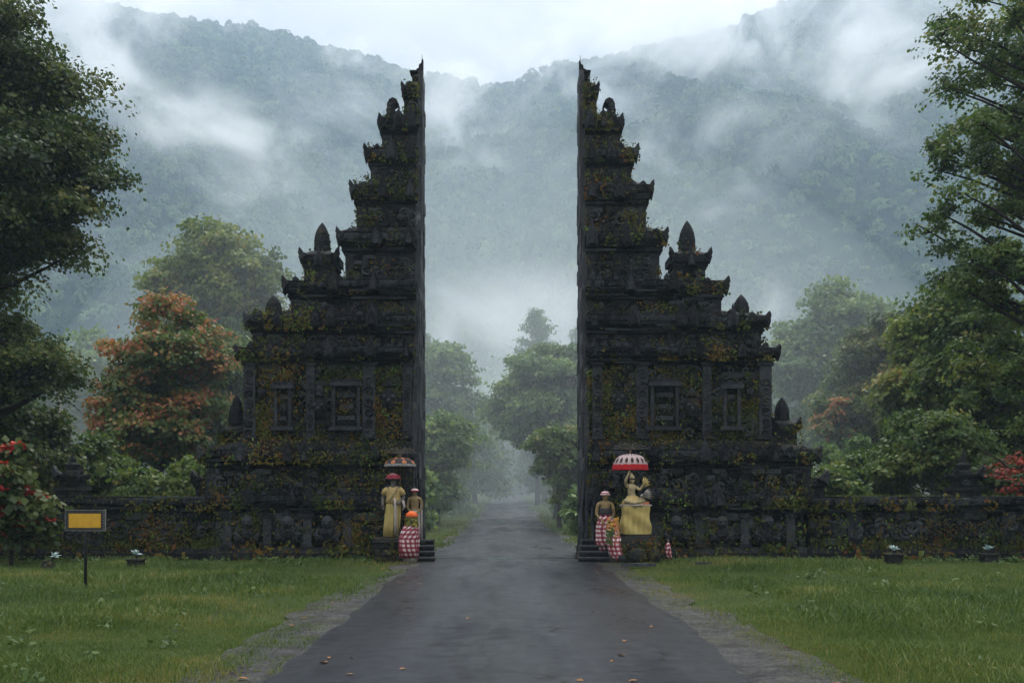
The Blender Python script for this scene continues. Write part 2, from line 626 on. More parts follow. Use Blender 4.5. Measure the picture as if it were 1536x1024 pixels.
# ---------------------------------------------------------------- stone materials
def stone_mat(name, lo, hi, moss=0.5, rough=0.8, streak=False):
    m, nt, out = mat_base(name)
    x = NT(nt)
    p = x.pos()
    n1 = x.noise(2.2, 6, 0.65, p)
    n2 = x.noise(14, 4, 0.7, p)
    t = x.attr('tint')
    f = x.math('ADD', x.math('MULTIPLY', n1, 0.45), x.math('MULTIPLY', t, 0.55), clamp=True)
    f = x.math('ADD', f, x.math('MULTIPLY', x.math('SUBTRACT', n2, 0.5), 0.5), clamp=True)
    mid = tuple(l * .62 + h_ * .22 for l, h_ in zip(lo, hi))
    c = x.ramp(f, [(0.34, lo), (0.52, mid), (0.72, hi)])
    if streak:
        sv = x.noise(1.0, 4, 0.7, x.vmath('MULTIPLY', p, (3, 9, 0.28)))
        c = x.mix(x.math('MULTIPLY', x.math('SUBTRACT', sv, 0.56), 3.5, clamp=True), c, (0.2, 0.205, 0.21))
    # lichen and moss: on ledges that face up, and in damp patches
    sepn = nt.nodes.new('ShaderNodeSeparateXYZ')
    nt.links.new(x.normal(), sepn.inputs[0])
    up = x.math('MULTIPLY', x.math('SUBTRACT', sepn.outputs[2], 0.55), 2.5, clamp=True)
    mn = x.noise(1.3, 5, 0.7, p)
    mn2 = x.noise(7.0, 5, 0.75, p)
    patch = x.math('MULTIPLY', x.math('SUBTRACT', x.math('ADD', x.math('MULTIPLY', mn, 0.5), x.math('MULTIPLY', mn2, 0.5)), 0.56 - 0.05 * moss), 9.0, clamp=True)
    mossf = x.math('MULTIPLY', x.math('ADD', x.math('MULTIPLY', patch, 0.85), x.math('MULTIPLY', x.math('MULTIPLY', up, mn2), 0.45)), moss, clamp=True)
    mc = x.ramp(x.noise(3.1, 4, 0.7, p), [(0.33, (0.035, 0.045, 0.010)), (0.5, (0.07, 0.062, 0.014)), (0.68, (0.10, 0.06, 0.016))])
    c = x.mix(mossf, c, mc)
    h = x.math('ADD', x.noise(26, 4, 0.7, p), x.math('MULTIPLY', n1, 0.6))
    rn = x.ramp(n1, [(0.3, rough - 0.25), (0.7, rough + 0.08)])
    bsdf(x, out, c, rn, x.bump(h, 0.9, 0.04), 0.12)
    return m


M = {}
M['stone'] = stone_mat('black volcanic stone', (0.0022, 0.0027, 0.0033), (0.054, 0.061, 0.068), 0.55)
M['ledge'] = stone_mat('wet stone ledges', (0.0028, 0.0035, 0.0043), (0.050, 0.058, 0.066), 0.45, 0.75)
M['carved'] = stone_mat('grey carved stone', (0.0028, 0.0034, 0.0042), (0.046, 0.052, 0.059), 0.5)
M['cut'] = stone_mat('smooth cut stone', (0.02, 0.022, 0.025), (0.085, 0.09, 0.096), 0.15, 0.7, True)
M['creeper'] = leaf_mat('creeping plants', [(0.0, (0.014, 0.03, 0.009)), (0.2, (0.032, 0.05, 0.012)), (0.4, (0.065, 0.075, 0.014)), (0.58, (0.115, 0.095, 0.018)), (0.72, (0.13, 0.065, 0.016)), (0.84, (0.11, 0.042, 0.015)), (1.0, (0.09, 0.17, 0.03))], 0.25, 0.7, 0.15, 0.3)


# ---------------------------------------------------------------- carving and growth helpers
def leaves(mb, C, N, size, rg, tint, droop=0.3, aspect=0.45, up=None):
    """C: centres (n,3), N: outward directions (n,3), size (n,), tint (n,): folded diamond leaves"""
    n = len(C)
    if n == 0: return
    N = N / np.maximum(np.linalg.norm(N, axis=1)[:, None], 1e-6)
    A = rg.normal(size=(n, 3))
    A = A - N * (A * N).sum(1)[:, None]
    A[:, 2] -= droop * 1.5
    A /= np.maximum(np.linalg.norm(A, axis=1)[:, None], 1e-6)
    B = np.cross(N, A)
    B /= np.maximum(np.linalg.norm(B, axis=1)[:, None], 1e-6)
    s = size[:, None]
    mid = C + A * s * 0.45 + N * s * 0.10
    tip = C + A * s
    l = mid + B * s * aspect - N * s * 0.12
    r = mid - B * s * aspect - N * s * 0.12
    v = np.stack([C, l, tip, r], 1).reshape(-1, 3)
    i = np.arange(n)[:, None] * 4
    # two triangles folded along the midrib
    f = np.concatenate([i + np.array([0, 2, 1])[None], i + np.array([0, 3, 2])[None]], 0)
    mb.add(v, f, np.concatenate([tint, tint]))


def creep(mb, x0, x1, z0, z1, y, n, rg, size=(0.05, 0.13), spread=0.22, ny=(0, -1, 0.25), hang=0.15):
    """patches of small ferns, mosses and creepers rooted in the joints of a wall face, some trailing down in strands"""
    if x0 > x1: x0, x1 = x1, x0
    wide = (x1 - x0) > 0.8
    for _ in range(n):
        cx, cz = rg.uniform(x0, x1), rg.uniform(z0, z1)
        if wide:
            p = float(fbm(cx * 1.25 + 40, cz * 1.25 + 20, 3, 77))
            if p < .52 and rg.random() > .16: continue
        sel = float(vnoise(cx * 1.7 + 9, cz * 1.7 + 3, 31))
        base = (.05, .2, .34, .45, .56, .66, .78)[min(6, int(sel * 7))] if rg.random() < .6 else rg.choice([0.05, 0.2, 0.32, 0.45, 0.6, 0.8, 0.97], p=[.2, .2, .18, .14, .11, .08, .09])
        kind = rg.random()
        if kind < .22:          # trailing strand
            k = int(rg.integers(10, 26)); L_ = rg.uniform(.25, .7)
            q = np.sort(rg.random(k))
            c = np.stack([cx + .05 * np.sin(q * 5 + cx * 9) + rg.normal(0, .02, k), np.full(k, y) - rg.uniform(.0, .05, k), cz - q * L_], -1)
        else:
            k = int(rg.integers(6, 24))
            sp = spread * rg.uniform(0.3, 1.1)
            c = np.stack([cx + rg.normal(0, sp, k), np.full(k, y) - np.abs(rg.normal(0, 0.05, k)), cz + rg.normal(0, sp * 0.5, k) - np.abs(rg.normal(0, hang, k))], -1)
        c[:, 0] = np.clip(c[:, 0], x0, x1)
        c[:, 2] = np.maximum(c[:, 2], z0 - .15)
        nn = np.array(ny)[None] + rg.normal(0, 0.5, (k, 3))
        asp = .18 if kind > .86 else .45     # ferns have slim fronds
        leaves(mb, c, nn, rg.uniform(*size, k) * rg.uniform(0.7, 1.2) * (1.8 if kind > .86 else 1), rg, np.clip((.97 if kind > .95 else base) + rg.normal(0, 0.07, k), 0, 1).astype(np.float32), 0.6, asp)


def spiral(mb, cx, cz, y, r, rg, hand=1, th=None):
    th = th or r * 0.26
    n = 16
    pts, rad = [], []
    a0 = rg.uniform(0, 6.28)
    for i in range(n):
        q = i / (n - 1)
        a = a0 + hand * q * 8.2
        rr = r * (1 - 0.86 * q)
        pts.append((cx + rr * math.cos(a), y - th * 0.5, cz + rr * math.sin(a)))
        rad.append(th * (0.55 + 0.45 * math.sin(math.pi * min(1, q * 1.1 + 0.12))))
    mb.tube(pts, rad, 5, True, rg.uniform(0.4, 1))


def rosette(mb, cx, cz, y, r, rg):
    k = int(rg.integers(5, 9))
    a0 = rg.uniform(0, 6)
    for i in range(k):
        a = a0 + 2 * math.pi * i / k
        ux, uz = math.cos(a), math.sin(a)
        o = [(cx + ux * r * 0.25 - uz * r * 0.1, cz + uz * r * 0.25 + ux * r * 0.1), (cx + ux * r * .7 - uz * r * .26, cz + uz * r * .7 + ux * r * .26),
             (cx + ux * r, cz + uz * r), (cx + ux * r * .7 + uz * r * .26, cz + uz * r * .7 - ux * r * .26), (cx + ux * r * .25 + uz * r * .1, cz + uz * r * .25 - ux * r * .1)]
        mb.prism(o, y - r * 0.28, y + 0.02, 0.35, rg.uniform(0.3, 0.9))
    mb.ball((cx, y - r * 0.12, cz), r * 0.26, 8, 5, 0.8)


def flame(mb, cx, cz, y, w, h, rg, lean=0.0, layers=3, thick=0.16):
    """upright leaf-shaped ornament in stepped layers"""
    for k in range(layers):
        s = 1 - 0.27 * k
        o = []
        for (a, b) in [(-.42, 0), (-.5, .22), (-.40, .36), (-.46, .5), (-.28, .62), (-.24, .78), (-.08, .86), (0, 1.08), (.08, .86), (.24, .78), (.28, .62), (.46, .5), (.40, .36), (.5, .22), (.42, 0)]:
            o.append((cx + a * w * s + lean * b * h * s, cz + (b * s + 0.04 * k) * h))
        mb.prism(o, y - thick * (0.35 + 0.4 * k), y + thick * 0.6 - k * 0.01, 0.12, rg.uniform(0.3, 0.8))


def horn(mb, x, z, y, s, w, h, rg, thick=0.2, drop=0.35):
    """corner acroterion: an upswept pointed ear at the end of a cornice, s = direction outwards"""
    for k in range(2):
        q = 1 - 0.25 * k
        o = [(x - s * w * q, z), (x - s * w * .55 * q, z + h * .34 * q), (x - s * w * .34 * q, z + h * .30 * q), (x - s * w * .2 * q, z + h * .62 * q),
             (x + s * w * .10, z + h * 1.0 * q), (x + s * w * .12, z + h * .55 * q), (x + s * w * .18, z + h * .4 * q), (x + s * w * .06, z),
             (x + s * w * .10, z - drop * h * .4 * q), (x - s * w * .05, z - drop * h * q), (x - s * w * .4 * q, z - drop * h * .5 * q)]
        mb.prism(o, y - thick * (0.4 + 0.35 * k), y + thick * 0.7 - k * 0.012, 0.1, rg.uniform(0.3, 0.8))


def courses(mb, x0, x1, y0, y1, z0, z1, rg, t=.5, unit=.55):
    """one moulding of a cornice laid in separate stones"""
    if x0 > x1: x0, x1 = x1, x0
    xx = x0
    while xx < x1 - .01:
        w = unit * rg.uniform(.5, 1.5)
        if x1 - xx - w < .2: w = x1 - xx
        d = rg.uniform(0, .022)
        mb.box(xx, xx + w - .006, y0 + d, y1, z0, z1 - rg.uniform(.0, .012), float(np.clip(t + rg.normal(0, .28), 0, 1)))
        xx += w


def ashlar(mb, x0, x1, z0, z1, y, rg, bw=0.32, bh=0.15, depth=0.09):
    """courses of rough, unevenly projecting blocks on a face turned to -y"""
    if x0 > x1: x0, x1 = x1, x0
    nz = max(1, round((z1 - z0) / bh))
    hz = (z1 - z0) / nz
    for i in range(nz):
        xx = x0
        while xx < x1 - 0.03:
            w = min(bw * rg.uniform(0.55, 1.5), x1 - xx)
            if x1 - xx - w < 0.08: w = x1 - xx
            d = rg.uniform(0.008, depth)
            g = 0.008
            a, b, c, e = xx + g, xx + w - g, z0 + i * hz + g, z0 + (i + 1) * hz - g
            k = 0.016
            mb.frustum_y((a + k, b - k, c + k, e - k), (a, b, c, e), y - d, y + 0.03, rg.uniform(0, 1))
            xx += w


def _frustum_y(self, fr, bk, y0, y1, tint=0.5):
    v = []
    for (x0, x1, z0, z1), yy in ((fr, y0), (bk, y1)):
        v += [(x0, yy, z0), (x1, yy, z0), (x1, yy, z1), (x0, yy, z1)]
    self.add(v, [(0, 1, 2, 3), (0, 4, 5, 1), (1, 5, 6, 2), (2, 6, 7, 3), (3, 7, 4, 0)], tint)


MB.frustum_y = _frustum_y


def relief(mb, x0, x1, z0, z1, y, rg, density=9.0, rmin=0.05, rmax=0.17):
    """scrolls, rosettes and knobs carved on a face"""
    if x0 > x1: x0, x1 = x1, x0
    n = int((x1 - x0) * (z1 - z0) * density)
    for _ in range(n):
        r = min(rg.uniform(rmin, rmax), (z1 - z0) * 0.45, (x1 - x0) * 0.45)
        cx, cz = rg.uniform(x0 + r, x1 - r), rg.uniform(z0 + r, z1 - r)
        q = rg.random()
        if q < 0.5: spiral(mb, cx, cz, y - 0.03, r, rg, 1 if rg.random() < .5 else -1)
        elif q < 0.68: rosette(mb, cx, cz, y - 0.03, r * 0.9, rg)
        elif q < 0.86: flame(mb, cx, cz - r, y - 0.02, r * 1.3, r * 1.7, rg, rg.uniform(-.4, .4), 2, 0.1)
        else: mb.ball((cx, y - 0.02, cz), (r * 0.6, r * 0.5, r * 0.7), 8, 6, rg.uniform(0.3, 0.9))


def frieze(mb, x0, x1, z0, z1, y, rg):
    """a running band of small leaves along a cornice"""
    if x0 > x1: x0, x1 = x1, x0
    h = z1 - z0
    n = max(2, int((x1 - x0) / (h * 0.75)))
    for i in range(n):
        cx = x0 + (i + 0.5) * (x1 - x0) / n
        if i % 2: flame(mb, cx, z0, y, h * 0.7, h * 0.9, rg, rg.uniform(-.2, .2), 2, 0.07)
        else: spiral(mb, cx, (z0 + z1) / 2, y, h * 0.38, rg, 1 if i % 4 == 0 else -1)


def grotesque(mb, cx, cz, y, s, rg):
    """crouching guardian relief: head, chest, knees, coiled tail"""
    mb.ball((cx, y - .10 * s, cz + .62 * s), (.17 * s, .16 * s, .19 * s), 12, 8, .8)
    mb.ball((cx - .06 * s, y - .24 * s, cz + .66 * s), .04 * s, 6, 5, .9)
    mb.ball((cx + .06 * s, y - .24 * s, cz + .66 * s), .04 * s, 6, 5, .9)
    mb.ball((cx, y - .25 * s, cz + .58 * s), (.06 * s, .05 * s, .04 * s), 8, 5, .7)
    flame(mb, cx, cz + .76 * s, y - .02, .34 * s, .26 * s, rg, 0, 2, .1)
    mb.ball((cx, y - .04 * s, cz + .34 * s), (.22 * s, .16 * s, .24 * s), 12, 8, .6)
    for q in (-1, 1):
        mb.tube([(cx + q * .2 * s, y - .05 * s, cz + .46 * s), (cx + q * .32 * s, y - .12 * s, cz + .3 * s), (cx + q * .16 * s, y - .2 * s, cz + .2 * s)], [.08 * s, .065 * s, .05 * s], 7, True, .7)
        mb.tube([(cx + q * .1 * s, y - .06 * s, cz + .14 * s), (cx + q * .3 * s, y - .18 * s, cz + .2 * s), (cx + q * .26 * s, y - .14 * s, cz - .02 * s)], [.1 * s, .09 * s, .07 * s], 7, True, .6)
        spiral(mb, cx + q * .5 * s, cz + .3 * s, y - .04, .2 * s, rg, q)


# ---------------------------------------------------------------- the split gate
def gate(side, x_in, rows, extra, name, label, seed):
    """side -1 left of the drive, +1 right.  rows: tiers from the ground up, each
    (body outer px, body bottom py, cornice bottom py, cornice outer px, cornice top py, skirt top py, inner px of a recessed wing or None)"""
    rg = np.random.default_rng(seed)
    s = side
    YB = 27.4

    def dist(py): return 24.42 + max(0.0, (835 - py)) / 745.0 * 2.45

    def X(px, py): return (px - CX) * dist(py) / F

    def Z(py, d=None): return EYE + (HY - py) * (d or dist(py)) / F

    root = thing(name, label, 'temple gate', (x_in, 25.9, 0))
    G = lambda n, mb, mat, par=root, sm=False: fix(mb.build(n, mat, par, sm))

    def fix(o):
        o.matrix_parent_inverse = Matrix.Translation((-x_in, -25.9, 0))
        return o

    cut = MB()
    grow = MB()
    inner_pts = []
    for i, (bx, b0, b1, cxp, c1, sk, wing) in enumerate(rows):
        d0 = dist((b0 + b1) / 2)
        yf = d0
        X0 = X(bx, (b0 + b1) / 2)
        z0, z1 = Z(b0, d0), Z(b1, d0)
        yb = YB - 0.012 * max(0, 835 - b0) / 7.45 * 0.35
        inner = x_in + s * 0.10
        tier = MB()
        tier.box(X0, inner, yf, yb, z0 - 0.06, z1 + 0.01)
        # ------- body face
        if i == 0:
            pass
        elif i in (2,):
            pass
        else:
            ashlar(tier, X0, inner, z0, z1, yf, rg)
            relief(tier, X0 + s * -0.03, inner, z0, z1, yf - .03, rg, 22.0, .05, .17)
            if abs(X0 - inner) > 0.9:
                # upright carved slips at the corner and beside the cut
                for xa in (X0 - s * 0.14, inner + s * 0.12):
                    tier.box(xa - .11, xa + .11, yf - .09, yf + .05, z0, z1, .6)
                mid = (X0 + inner) / 2 - s * 0.05
                tier.box(mid - .2, mid + .2, yf - .10, yf + .05, z0, z1, .4)
                relief(tier, mid - .2, mid + .2, z0, z1, yf - .1, rg, 20, .05, .1)
        # back face gets courses of blocks too
        tb = G('tier_body', tier, M['stone'])
        # ------- cornice: stepped slabs flaring outwards
        cor = MB()
        XC = X(cxp, c1 + 8)
        over = abs(XC - X0)
        over = min(max(over, 0.12), 0.34) if i < len(rows) - 2 else .06
        ct = Z(c1, dist(c1))
        H = ct - z1
        steps = [(0, .14, .22), (.14, .26, .48), (.26, .36, .34), (.36, .5, .66), (.5, .6, .8), (.6, .92, 1.0), (.92, 1.0, .9)]
        # side wing behind the main shaft: the shaft's own slabs step further forward
        fronts = [(X0, inner, 0.0)]
        if wing is not None:
            fronts.append((X(wing, c1), inner, 0.16))
        for (xo, xi, ext) in fronts:
            for (a, b, o) in steps:
                oo = over * o
                courses(cor, (xo + s * oo) if ext == 0 else xo + s * oo * .6, xi - s * (0.02 + 0.015 * o), yf - oo - ext, yb + oo * 0.6 - ext * .5, z1 + a * H + 0.002 * ext * 6, z1 + b * H - 0.004 + 0.001 * ext, rg, .25 + .3 * o)
            # a low cresting of little leaves along the top edge
            for xx in np.arange(min(xo, xi) + .15, max(xo, xi) - .1, .27):
                flame(cor, xx + rg.uniform(-.04, .04), z1 + H - .03, yf - over * .9 - ext + .03, .19, rg.uniform(.10, .2), rg, rg.uniform(-.2, .2), 2, .07)
            frieze(cor, xo + s * over * .8, xi, z1 + .62 * H, z1 + .9 * H, yf - over - ext, rg)
        # skirt slope up to the next body
        if sk is not None and i + 1 < len(rows):
            nb = rows[i + 1]
            dn = dist(nb[1])
            XN = X(nb[0], nb[1])
            zs = Z(sk, dn)
            if zs > ct + 0.03:
                cor.frustum((XC - s * .06, inner, yf - over * .8, yb + over * .4), (XN + s * .02, inner, dn - 0.02, yb), ct - .004, zs, .2)
                for q in np.linspace(.15, .85, 4):
                    creep(grow, XC - s * .1, inner, ct + (zs - ct) * q, ct + (zs - ct) * q + .04, yf - over * .8 + (dn - yf + over * .8) * q - .03, int(abs(XC - inner) * 5), rg, (.03, .085), .2, (0, -.5, 1), .03)
        co = G('cornice', cor, M['ledge'])
        # ------- ornaments standing on the cornice
        yo = yf - over * 0.75
        oh = max(0.13, min(0.36, H * 0.72))
        if i == len(rows) - 1: continue
        orn = MB(); horn(orn, XC, ct - .10, yo, s, oh * .72, oh * .66, rg, .2, 1.3)
        G('corner_ornament', orn, M['carved'])
        wid = abs(XC - inner)
        spots = []
        if wid > 0.6: spots.append((inner + s * .16, 0))
        if wing is not None:
            spots += [(X(wing, c1), .16), ((X(wing, c1) + inner) / 2, .16)]
        elif wid > 1.0: spots.append(((XC + inner) / 2, 0))
        if wid > 4: spots += [(XC - s * wid * .2, 0), (XC - s * wid * .42, 0)]
        for (xx, ext) in spots:
            orn = MB(); flame(orn, xx, ct - H * .75, yf - over - ext - .02, oh * .95, H * .75 + oh * .75, rg, 0, 3, .14)
            G('antefix', orn, M['carved'])
        # ------- growth
        w = abs(X0 - inner)
        area = w * (z1 - z0)
        creep(grow, X0, inner, z0 + .05, z1, yf - .07, int(area * 66) + 5, rg, (.028, .08))
        creep(grow, XC, inner, ct - H * .4, ct + .02, yf - over - .03, int(w * 16), rg, (.03, .085), .16)
        # ferns sprouting from the outer edge of each ledge
        for _ in range(3):
            creep(grow, X0 + s * .02, X0 + s * .16, z0, z0 + .3, yf + rg.uniform(0, .8), 1, rg, (.06, .12), .1, (s * 1.0, -.4, .5))
        inner_pts.append((yf, z0)); inner_pts.append((yf, ct))
    # ------- the cut face: one tall smooth wall, tapering with the tiers
    cutp = [(24.40, 0.0)]
    top = rows[-1]
    zt = Z(top[4], dist(top[4]))
    cutp += [(26.72, zt), (YB - .55, zt + .02), (YB, 6.0), (YB, 0.0)]
    n = len(cutp)
    xa, xb = x_in, x_in + s * 0.13
    v = [(xa, y, z) for y, z in cutp] + [(xb, y, z) for y, z in cutp]
    f = [tuple(range(n)), tuple(range(2 * n - 1, n - 1, -1))] + [(i, i + n, (i + 1) % n + n, (i + 1) % n) for i in range(n)]
    if s > 0: f = [tuple(reversed(q)) for q in f]
    cut.add(v, f, .5)
    # long upright joints and ribs of the cut face
    for q in (0.2, 0.52, 0.8):
        for zz in np.arange(0.1, 10.5, 1.7):
            yl = 24.4 + (zz / zt) * 2.3
            yy = yl + (YB - .2 - yl) * q
            cut.box(xa - s * 0.018, xa + s * .02, yy - .05, yy + .05, zz, zz + 1.62, .8 if q == .52 else .2)
    # its weathered courses, each stone a little proud or shy of the next
    zz = 0.02
    while zz < zt - .3:
        hc = rg.uniform(.22, .36)
        yl = 24.43 + ((zz + hc) / zt) * 2.32
        yy = yl
        while yy < YB - .12:
            wd = min(rg.uniform(.3, .9), YB - .02 - yy)
            cut.box(xa - s * rg.uniform(-.006, .026), xa + s * .03, yy, yy + wd - .012, zz, zz + hc - .012, rg.uniform(0, 1))
            yy += wd
        zz += hc
    G('cut_face', cut, M['cut'])

    # ------- base: figures in relief along the foot, plinth courses
    b = rows[0]
    X0 = X(b[0], 800)
    inner = x_in + s * .1
    base = MB()
    yf = dist(800)
    zt0, zt1 = Z(835), Z(b[2])
    base.box(X0 + s * .10, inner - s * .03, yf - .26, yf + .1, -0.2, zt0 + .11, .5)
    base.box(X0 + s * .05, inner - s * .02, yf - .16, yf + .1, zt0 + .11, zt0 + .24, .7)
    ashlar(base, X0, inner, zt0 + .24, zt1, yf - .0, rg, .5, .2, .07)
    relief(base, X0, inner, zt0 + .3, zt1, yf - .05, rg, 18, .06, .2)
    G('plinth', base, M['stone'])
    w = abs(X0 - inner)
    for k in range(7):
        xx = X0 - s * (0.35 + k * (w - 1.9) / 6.0)
        if k % 2 == 0:
            pl = MB()
            pl.box(xx - .10, xx + .10, yf - .16, yf + .02, zt0 + .24, zt1 - .12, .8)
            pl.box(xx - .14, xx + .14, yf - .20, yf + .02, zt1 - .12, zt1 - .015, .6)
            pl.box(xx - .14, xx + .14, yf - .21, yf + .02, zt0 + .242, zt0 + .34, .6)
            G('pilaster', pl, M['carved'])
        else:
            gr = MB(); grotesque(gr, xx, zt0 + .28, yf - .03, .92, rg)
            G('guardian_relief', gr, M['carved'], root, True)
    creep(grow, X0, inner, zt0 + .0, zt0 + .35, yf - .2, int(w * 14), rg, (.07, .16), .2)
    creep(grow, X0, inner, zt0 + .2, zt1, yf - .12, int(w * 50), rg, (.026, .08), .25)

    # ------- main storey: windows, pilasters, carved panels
    b = rows[2]
    yf = dist((b[1] + b[2]) / 2)
    zA, zB = Z(b[1], yf), Z(b[2], yf)
    XO = X(b[0], 600)
    face = MB()
    ashlar(face, XO, inner, zA, zB, yf, rg, .4, .2, .07)
    relief(face, XO, inner, zA, zB, yf - .05, rg, 20, .06, .2)
    G('carved_wall', face, M['stone'])
    creep(grow, XO, inner, zA, zB, yf - .13, int(abs(XO - inner) * (zB - zA) * 54), rg, (.026, .075), .24)
    for (pa, pb) in extra['pilasters']:
        xa2, xb2 = sorted((X(pa, 600), X(pb, 600)))
        pl = MB()
        pl.box(xa2, xb2, yf - .22, yf + .02, zA + .1, zB - .06, .8)
        pl.box(xa2 - .05, xb2 + .05, yf - .26, yf + .02, zB - .06, zB + .02, .6)
        pl.box(xa2 - .05, xb2 + .05, yf - .26, yf + .02, zA + .02, zA + .1, .6)
        zz = zA + .18
        k = 0
        while zz < zB - .2:
            spiral(pl, (xa2 + xb2) / 2, zz, yf - .22, (xb2 - xa2) * .42, rg, 1 if k % 2 else -1)
            zz += (xb2 - xa2) * .85; k += 1
        G('pilaster', pl, M['carved'])
    for (pa, pb, pt, pm) in extra['windows']:
        xa2, xb2 = sorted((X(pa, 600), X(pb, 600)))
        za, zb = Z(pm, yf), Z(pt, yf)
        fr = MB()
        t = .085
        fr.box(xa2, xa2 + t, yf - .24, yf + .03, za, zb, .7)
        fr.box(xb2 - t, xb2, yf - .24, yf + .03, za, zb, .7)
        fr.box(xa2 - .06, xb2 + .06, yf - .28, yf + .03, zb, zb + .1, .8)
        fr.box(xa2 - .03, xb2 + .03, yf - .25, yf + .03, zb + .1, zb + .18, .6)
        fr.box(xa2 - .06, xb2 + .06, yf - .28, yf + .03, za - .1, za, .7)
        w_ = G('blind_window', fr, M['carved'])
        pane = MB()
        pane.box(xa2 + t, xb2 - t, yf - .075, yf + .02, za, zb, .1)
        n = 7
        for k in range(n):
            q0 = za + (zb - za) * (k + .1) / n
            ins = 0.10 * abs(k - 3) / 3
            pane.box(xa2 + t + .02 + (.1 - ins) * .8, xb2 - t - .02 - (.1 - ins) * .8, yf - .13 - .06 * abs(k - 3) / 3, yf - .06, q0, q0 + (zb - za) / n * .78, .2 + .6 * (k % 2))
        pane.build('louvre', M['ledge'], w_)
    # big carved masks between the windows
    for (pc, pz, r) in extra['masks']:
        mk = MB()
        cx_, cz_ = X(pc, 600), Z(pz, yf)
        mk.ball((cx_, yf - .06, cz_), (r * .8, .2, r), 16, 10, .5)
        for q in (-1, 1):
            spiral(mk, cx_ + q * r * .95, cz_ + r * .3, yf - .1, r * .45, rg, q)
            spiral(mk, cx_ + q * r * .8, cz_ - r * .6, yf - .1, r * .4, rg, -q)
            mk.ball((cx_ + q * r * .3, yf - .24, cz_ + r * .2), r * .16, 8, 6, .9)
        mk.ball((cx_, yf - .27, cz_ - r * .1), (r * .18, .08, r * .2), 8, 6, .8)
        flame(mk, cx_, cz_ + r * .8, yf - .08, r * 1.4, r * 1.1, rg, 0, 3, .12)
        G('carved_mask', mk, M['carved'], root, True)

    # ------- turret, pinnacles, corner shrine
    def bell(px, p0, p1, hw, d, yc):
        mb = MB()
        c = X(px, p0); z0, z1 = Z(p0, d), Z(p1, d)
        r = hw * d / F
        h = z1 - z0
        prof = [(0, .9), (.06, .92), (.08, 1.04), (.14, 1.06), (.17, .98), (.35, 1.0), (.5, .94), (.64, .82), (.76, .64), (.86, .44), (.92, .28), (1.0, .03)]
        mb.loft([(c, yc, z0 + a * h, r * k, r * k) for a, k in prof], 16, .06, 6)
        for k in range(9):
            a = k * 2 * math.pi / 9 + .2
            for (hh, rr) in ((.2, 1.0), (.42, .95), (.62, .78)):
                mb.ball((c + r * rr * math.cos(a), yc + r * rr * math.sin(a), z0 + hh * h), r * .13, 6, 5, .7)
        return mb

    t = extra['turret']
    d = dist(410) ; yc = d + .75
    w0, w1 = X(t['body'][0], 410), X(t['body'][1], 410)
    hw = abs(w1 - w0) / 2; xc = (w0 + w1) / 2
    z0, z1, z2 = Z(425, d), Z(400, d), Z(377, d)
    mb = MB()
    mb.box(xc - hw, xc + hw, yc - hw, yc + hw, z0 - .25, z1, .5)
    ashlar(mb, xc - hw, xc + hw, z0, z1, yc - hw, rg, .25, .14, .05)
    relief(mb, xc - hw, xc + hw, z0, z1, yc - hw, rg, 16, .05, .1)
    tur = G('turret', mb, M['stone'])
    mb = MB()
    co = abs(X(t['corn'][0], 390) - X(t['corn'][1], 390)) / 2
    for (a, b2, o) in [(0, .2, .2), (.2, .34, .5), (.34, .5, .4), (.5, 1, 1)]:
        h = hw + (co - hw) * o
        mb.box(xc - h, xc + h, yc - h, yc + h, z1 + (z2 - z1) * a, z1 + (z2 - z1) * b2 - .003, .5)
    mb.frustum((xc - co * .9, xc + co * .9, yc - co * .9, yc + co * .9), (xc - .24, xc + .24, yc - .24, yc + .24), z2 - .004, z2 + .14, .6)
    for q in (-1, 1):
        horn(mb, xc + q * co, z2 - .05, yc - co * .9, q, .26, .26, rg, .16, .8)
    flame(mb, xc, z1 + .05, yc - co - .01, .26, .5, rg, 0, 3, .1)
    mb.build('cornice', M['ledge'], tur)
    bell(t['bell'][0], 372, t['bell'][1], t['bell'][2], d, yc).build('pinnacle', M['carved'], tur)
    creep(grow, xc - hw, xc + hw, z0, z1, yc - hw - .05, 12, rg)
    creep(grow, xc - .25, xc + .25, z2, z2 + .2, yc - .4, 5, rg)
    px, p0, p1, hw_ = extra['pinnacle']
    dd = dist(475)
    yc = dd + .55
    mb = bell(px, p0, p1, hw_, dd, yc)
    c = X(px, p0); r = hw_ * dd / F
    mb.box(c - r * 1.5, c + r * 1.5, yc - r * 1.5, yc + r * 1.5, Z(p0 + 12, dd), Z(p0, dd) + .02, .5)
    G('pinnacle', mb, M['carved'])
    creep(grow, c - .4, c + .4, Z(p0 + 6, dd), Z(p0 - 8, dd), yc - .45, 8, rg)
    # little shrine turret at the flank
    c0, c1_, p0, p1, pk = extra['flank']
    dd = dist(640); yc = dd + .6
    xa2, xb2 = sorted((X(c0, 640), X(c1_, 640)))
    xc = (xa2 + xb2) / 2; hw = (xb2 - xa2) / 2
    za, zb, zc = Z(672, dd), Z(p0, dd), Z(p1, dd)
    mb = MB()
    mb.box(xc - hw * .8, xc + hw * .8, yc - hw * .8, yc + hw * .8, za - .3, zb - .22, .5)
    for (a, o) in [(.22, .86), (.16, .94), (.1, 1.0)]:
        mb.box(xc - hw * o, xc + hw * o, yc - hw * o, yc + hw * o, zb - a, zb - a + .056, .6)
    mb.frustum((xc - hw, xc + hw, yc - hw, yc + hw), (xc - hw * .4, xc + hw * .4, yc - hw * .4, yc + hw * .4), zb - .042, zb + .08, .6)
    for q in (-1, 1): horn(mb, xc + q * hw, zb - .08, yc - hw * .9, q, .2, .24, rg, .14, .6)
    sh = G('flank_turret', mb, M['stone'])
    bell(pk, p0, p1, 11.0, dd, yc).build('pinnacle', M['carved'], sh)
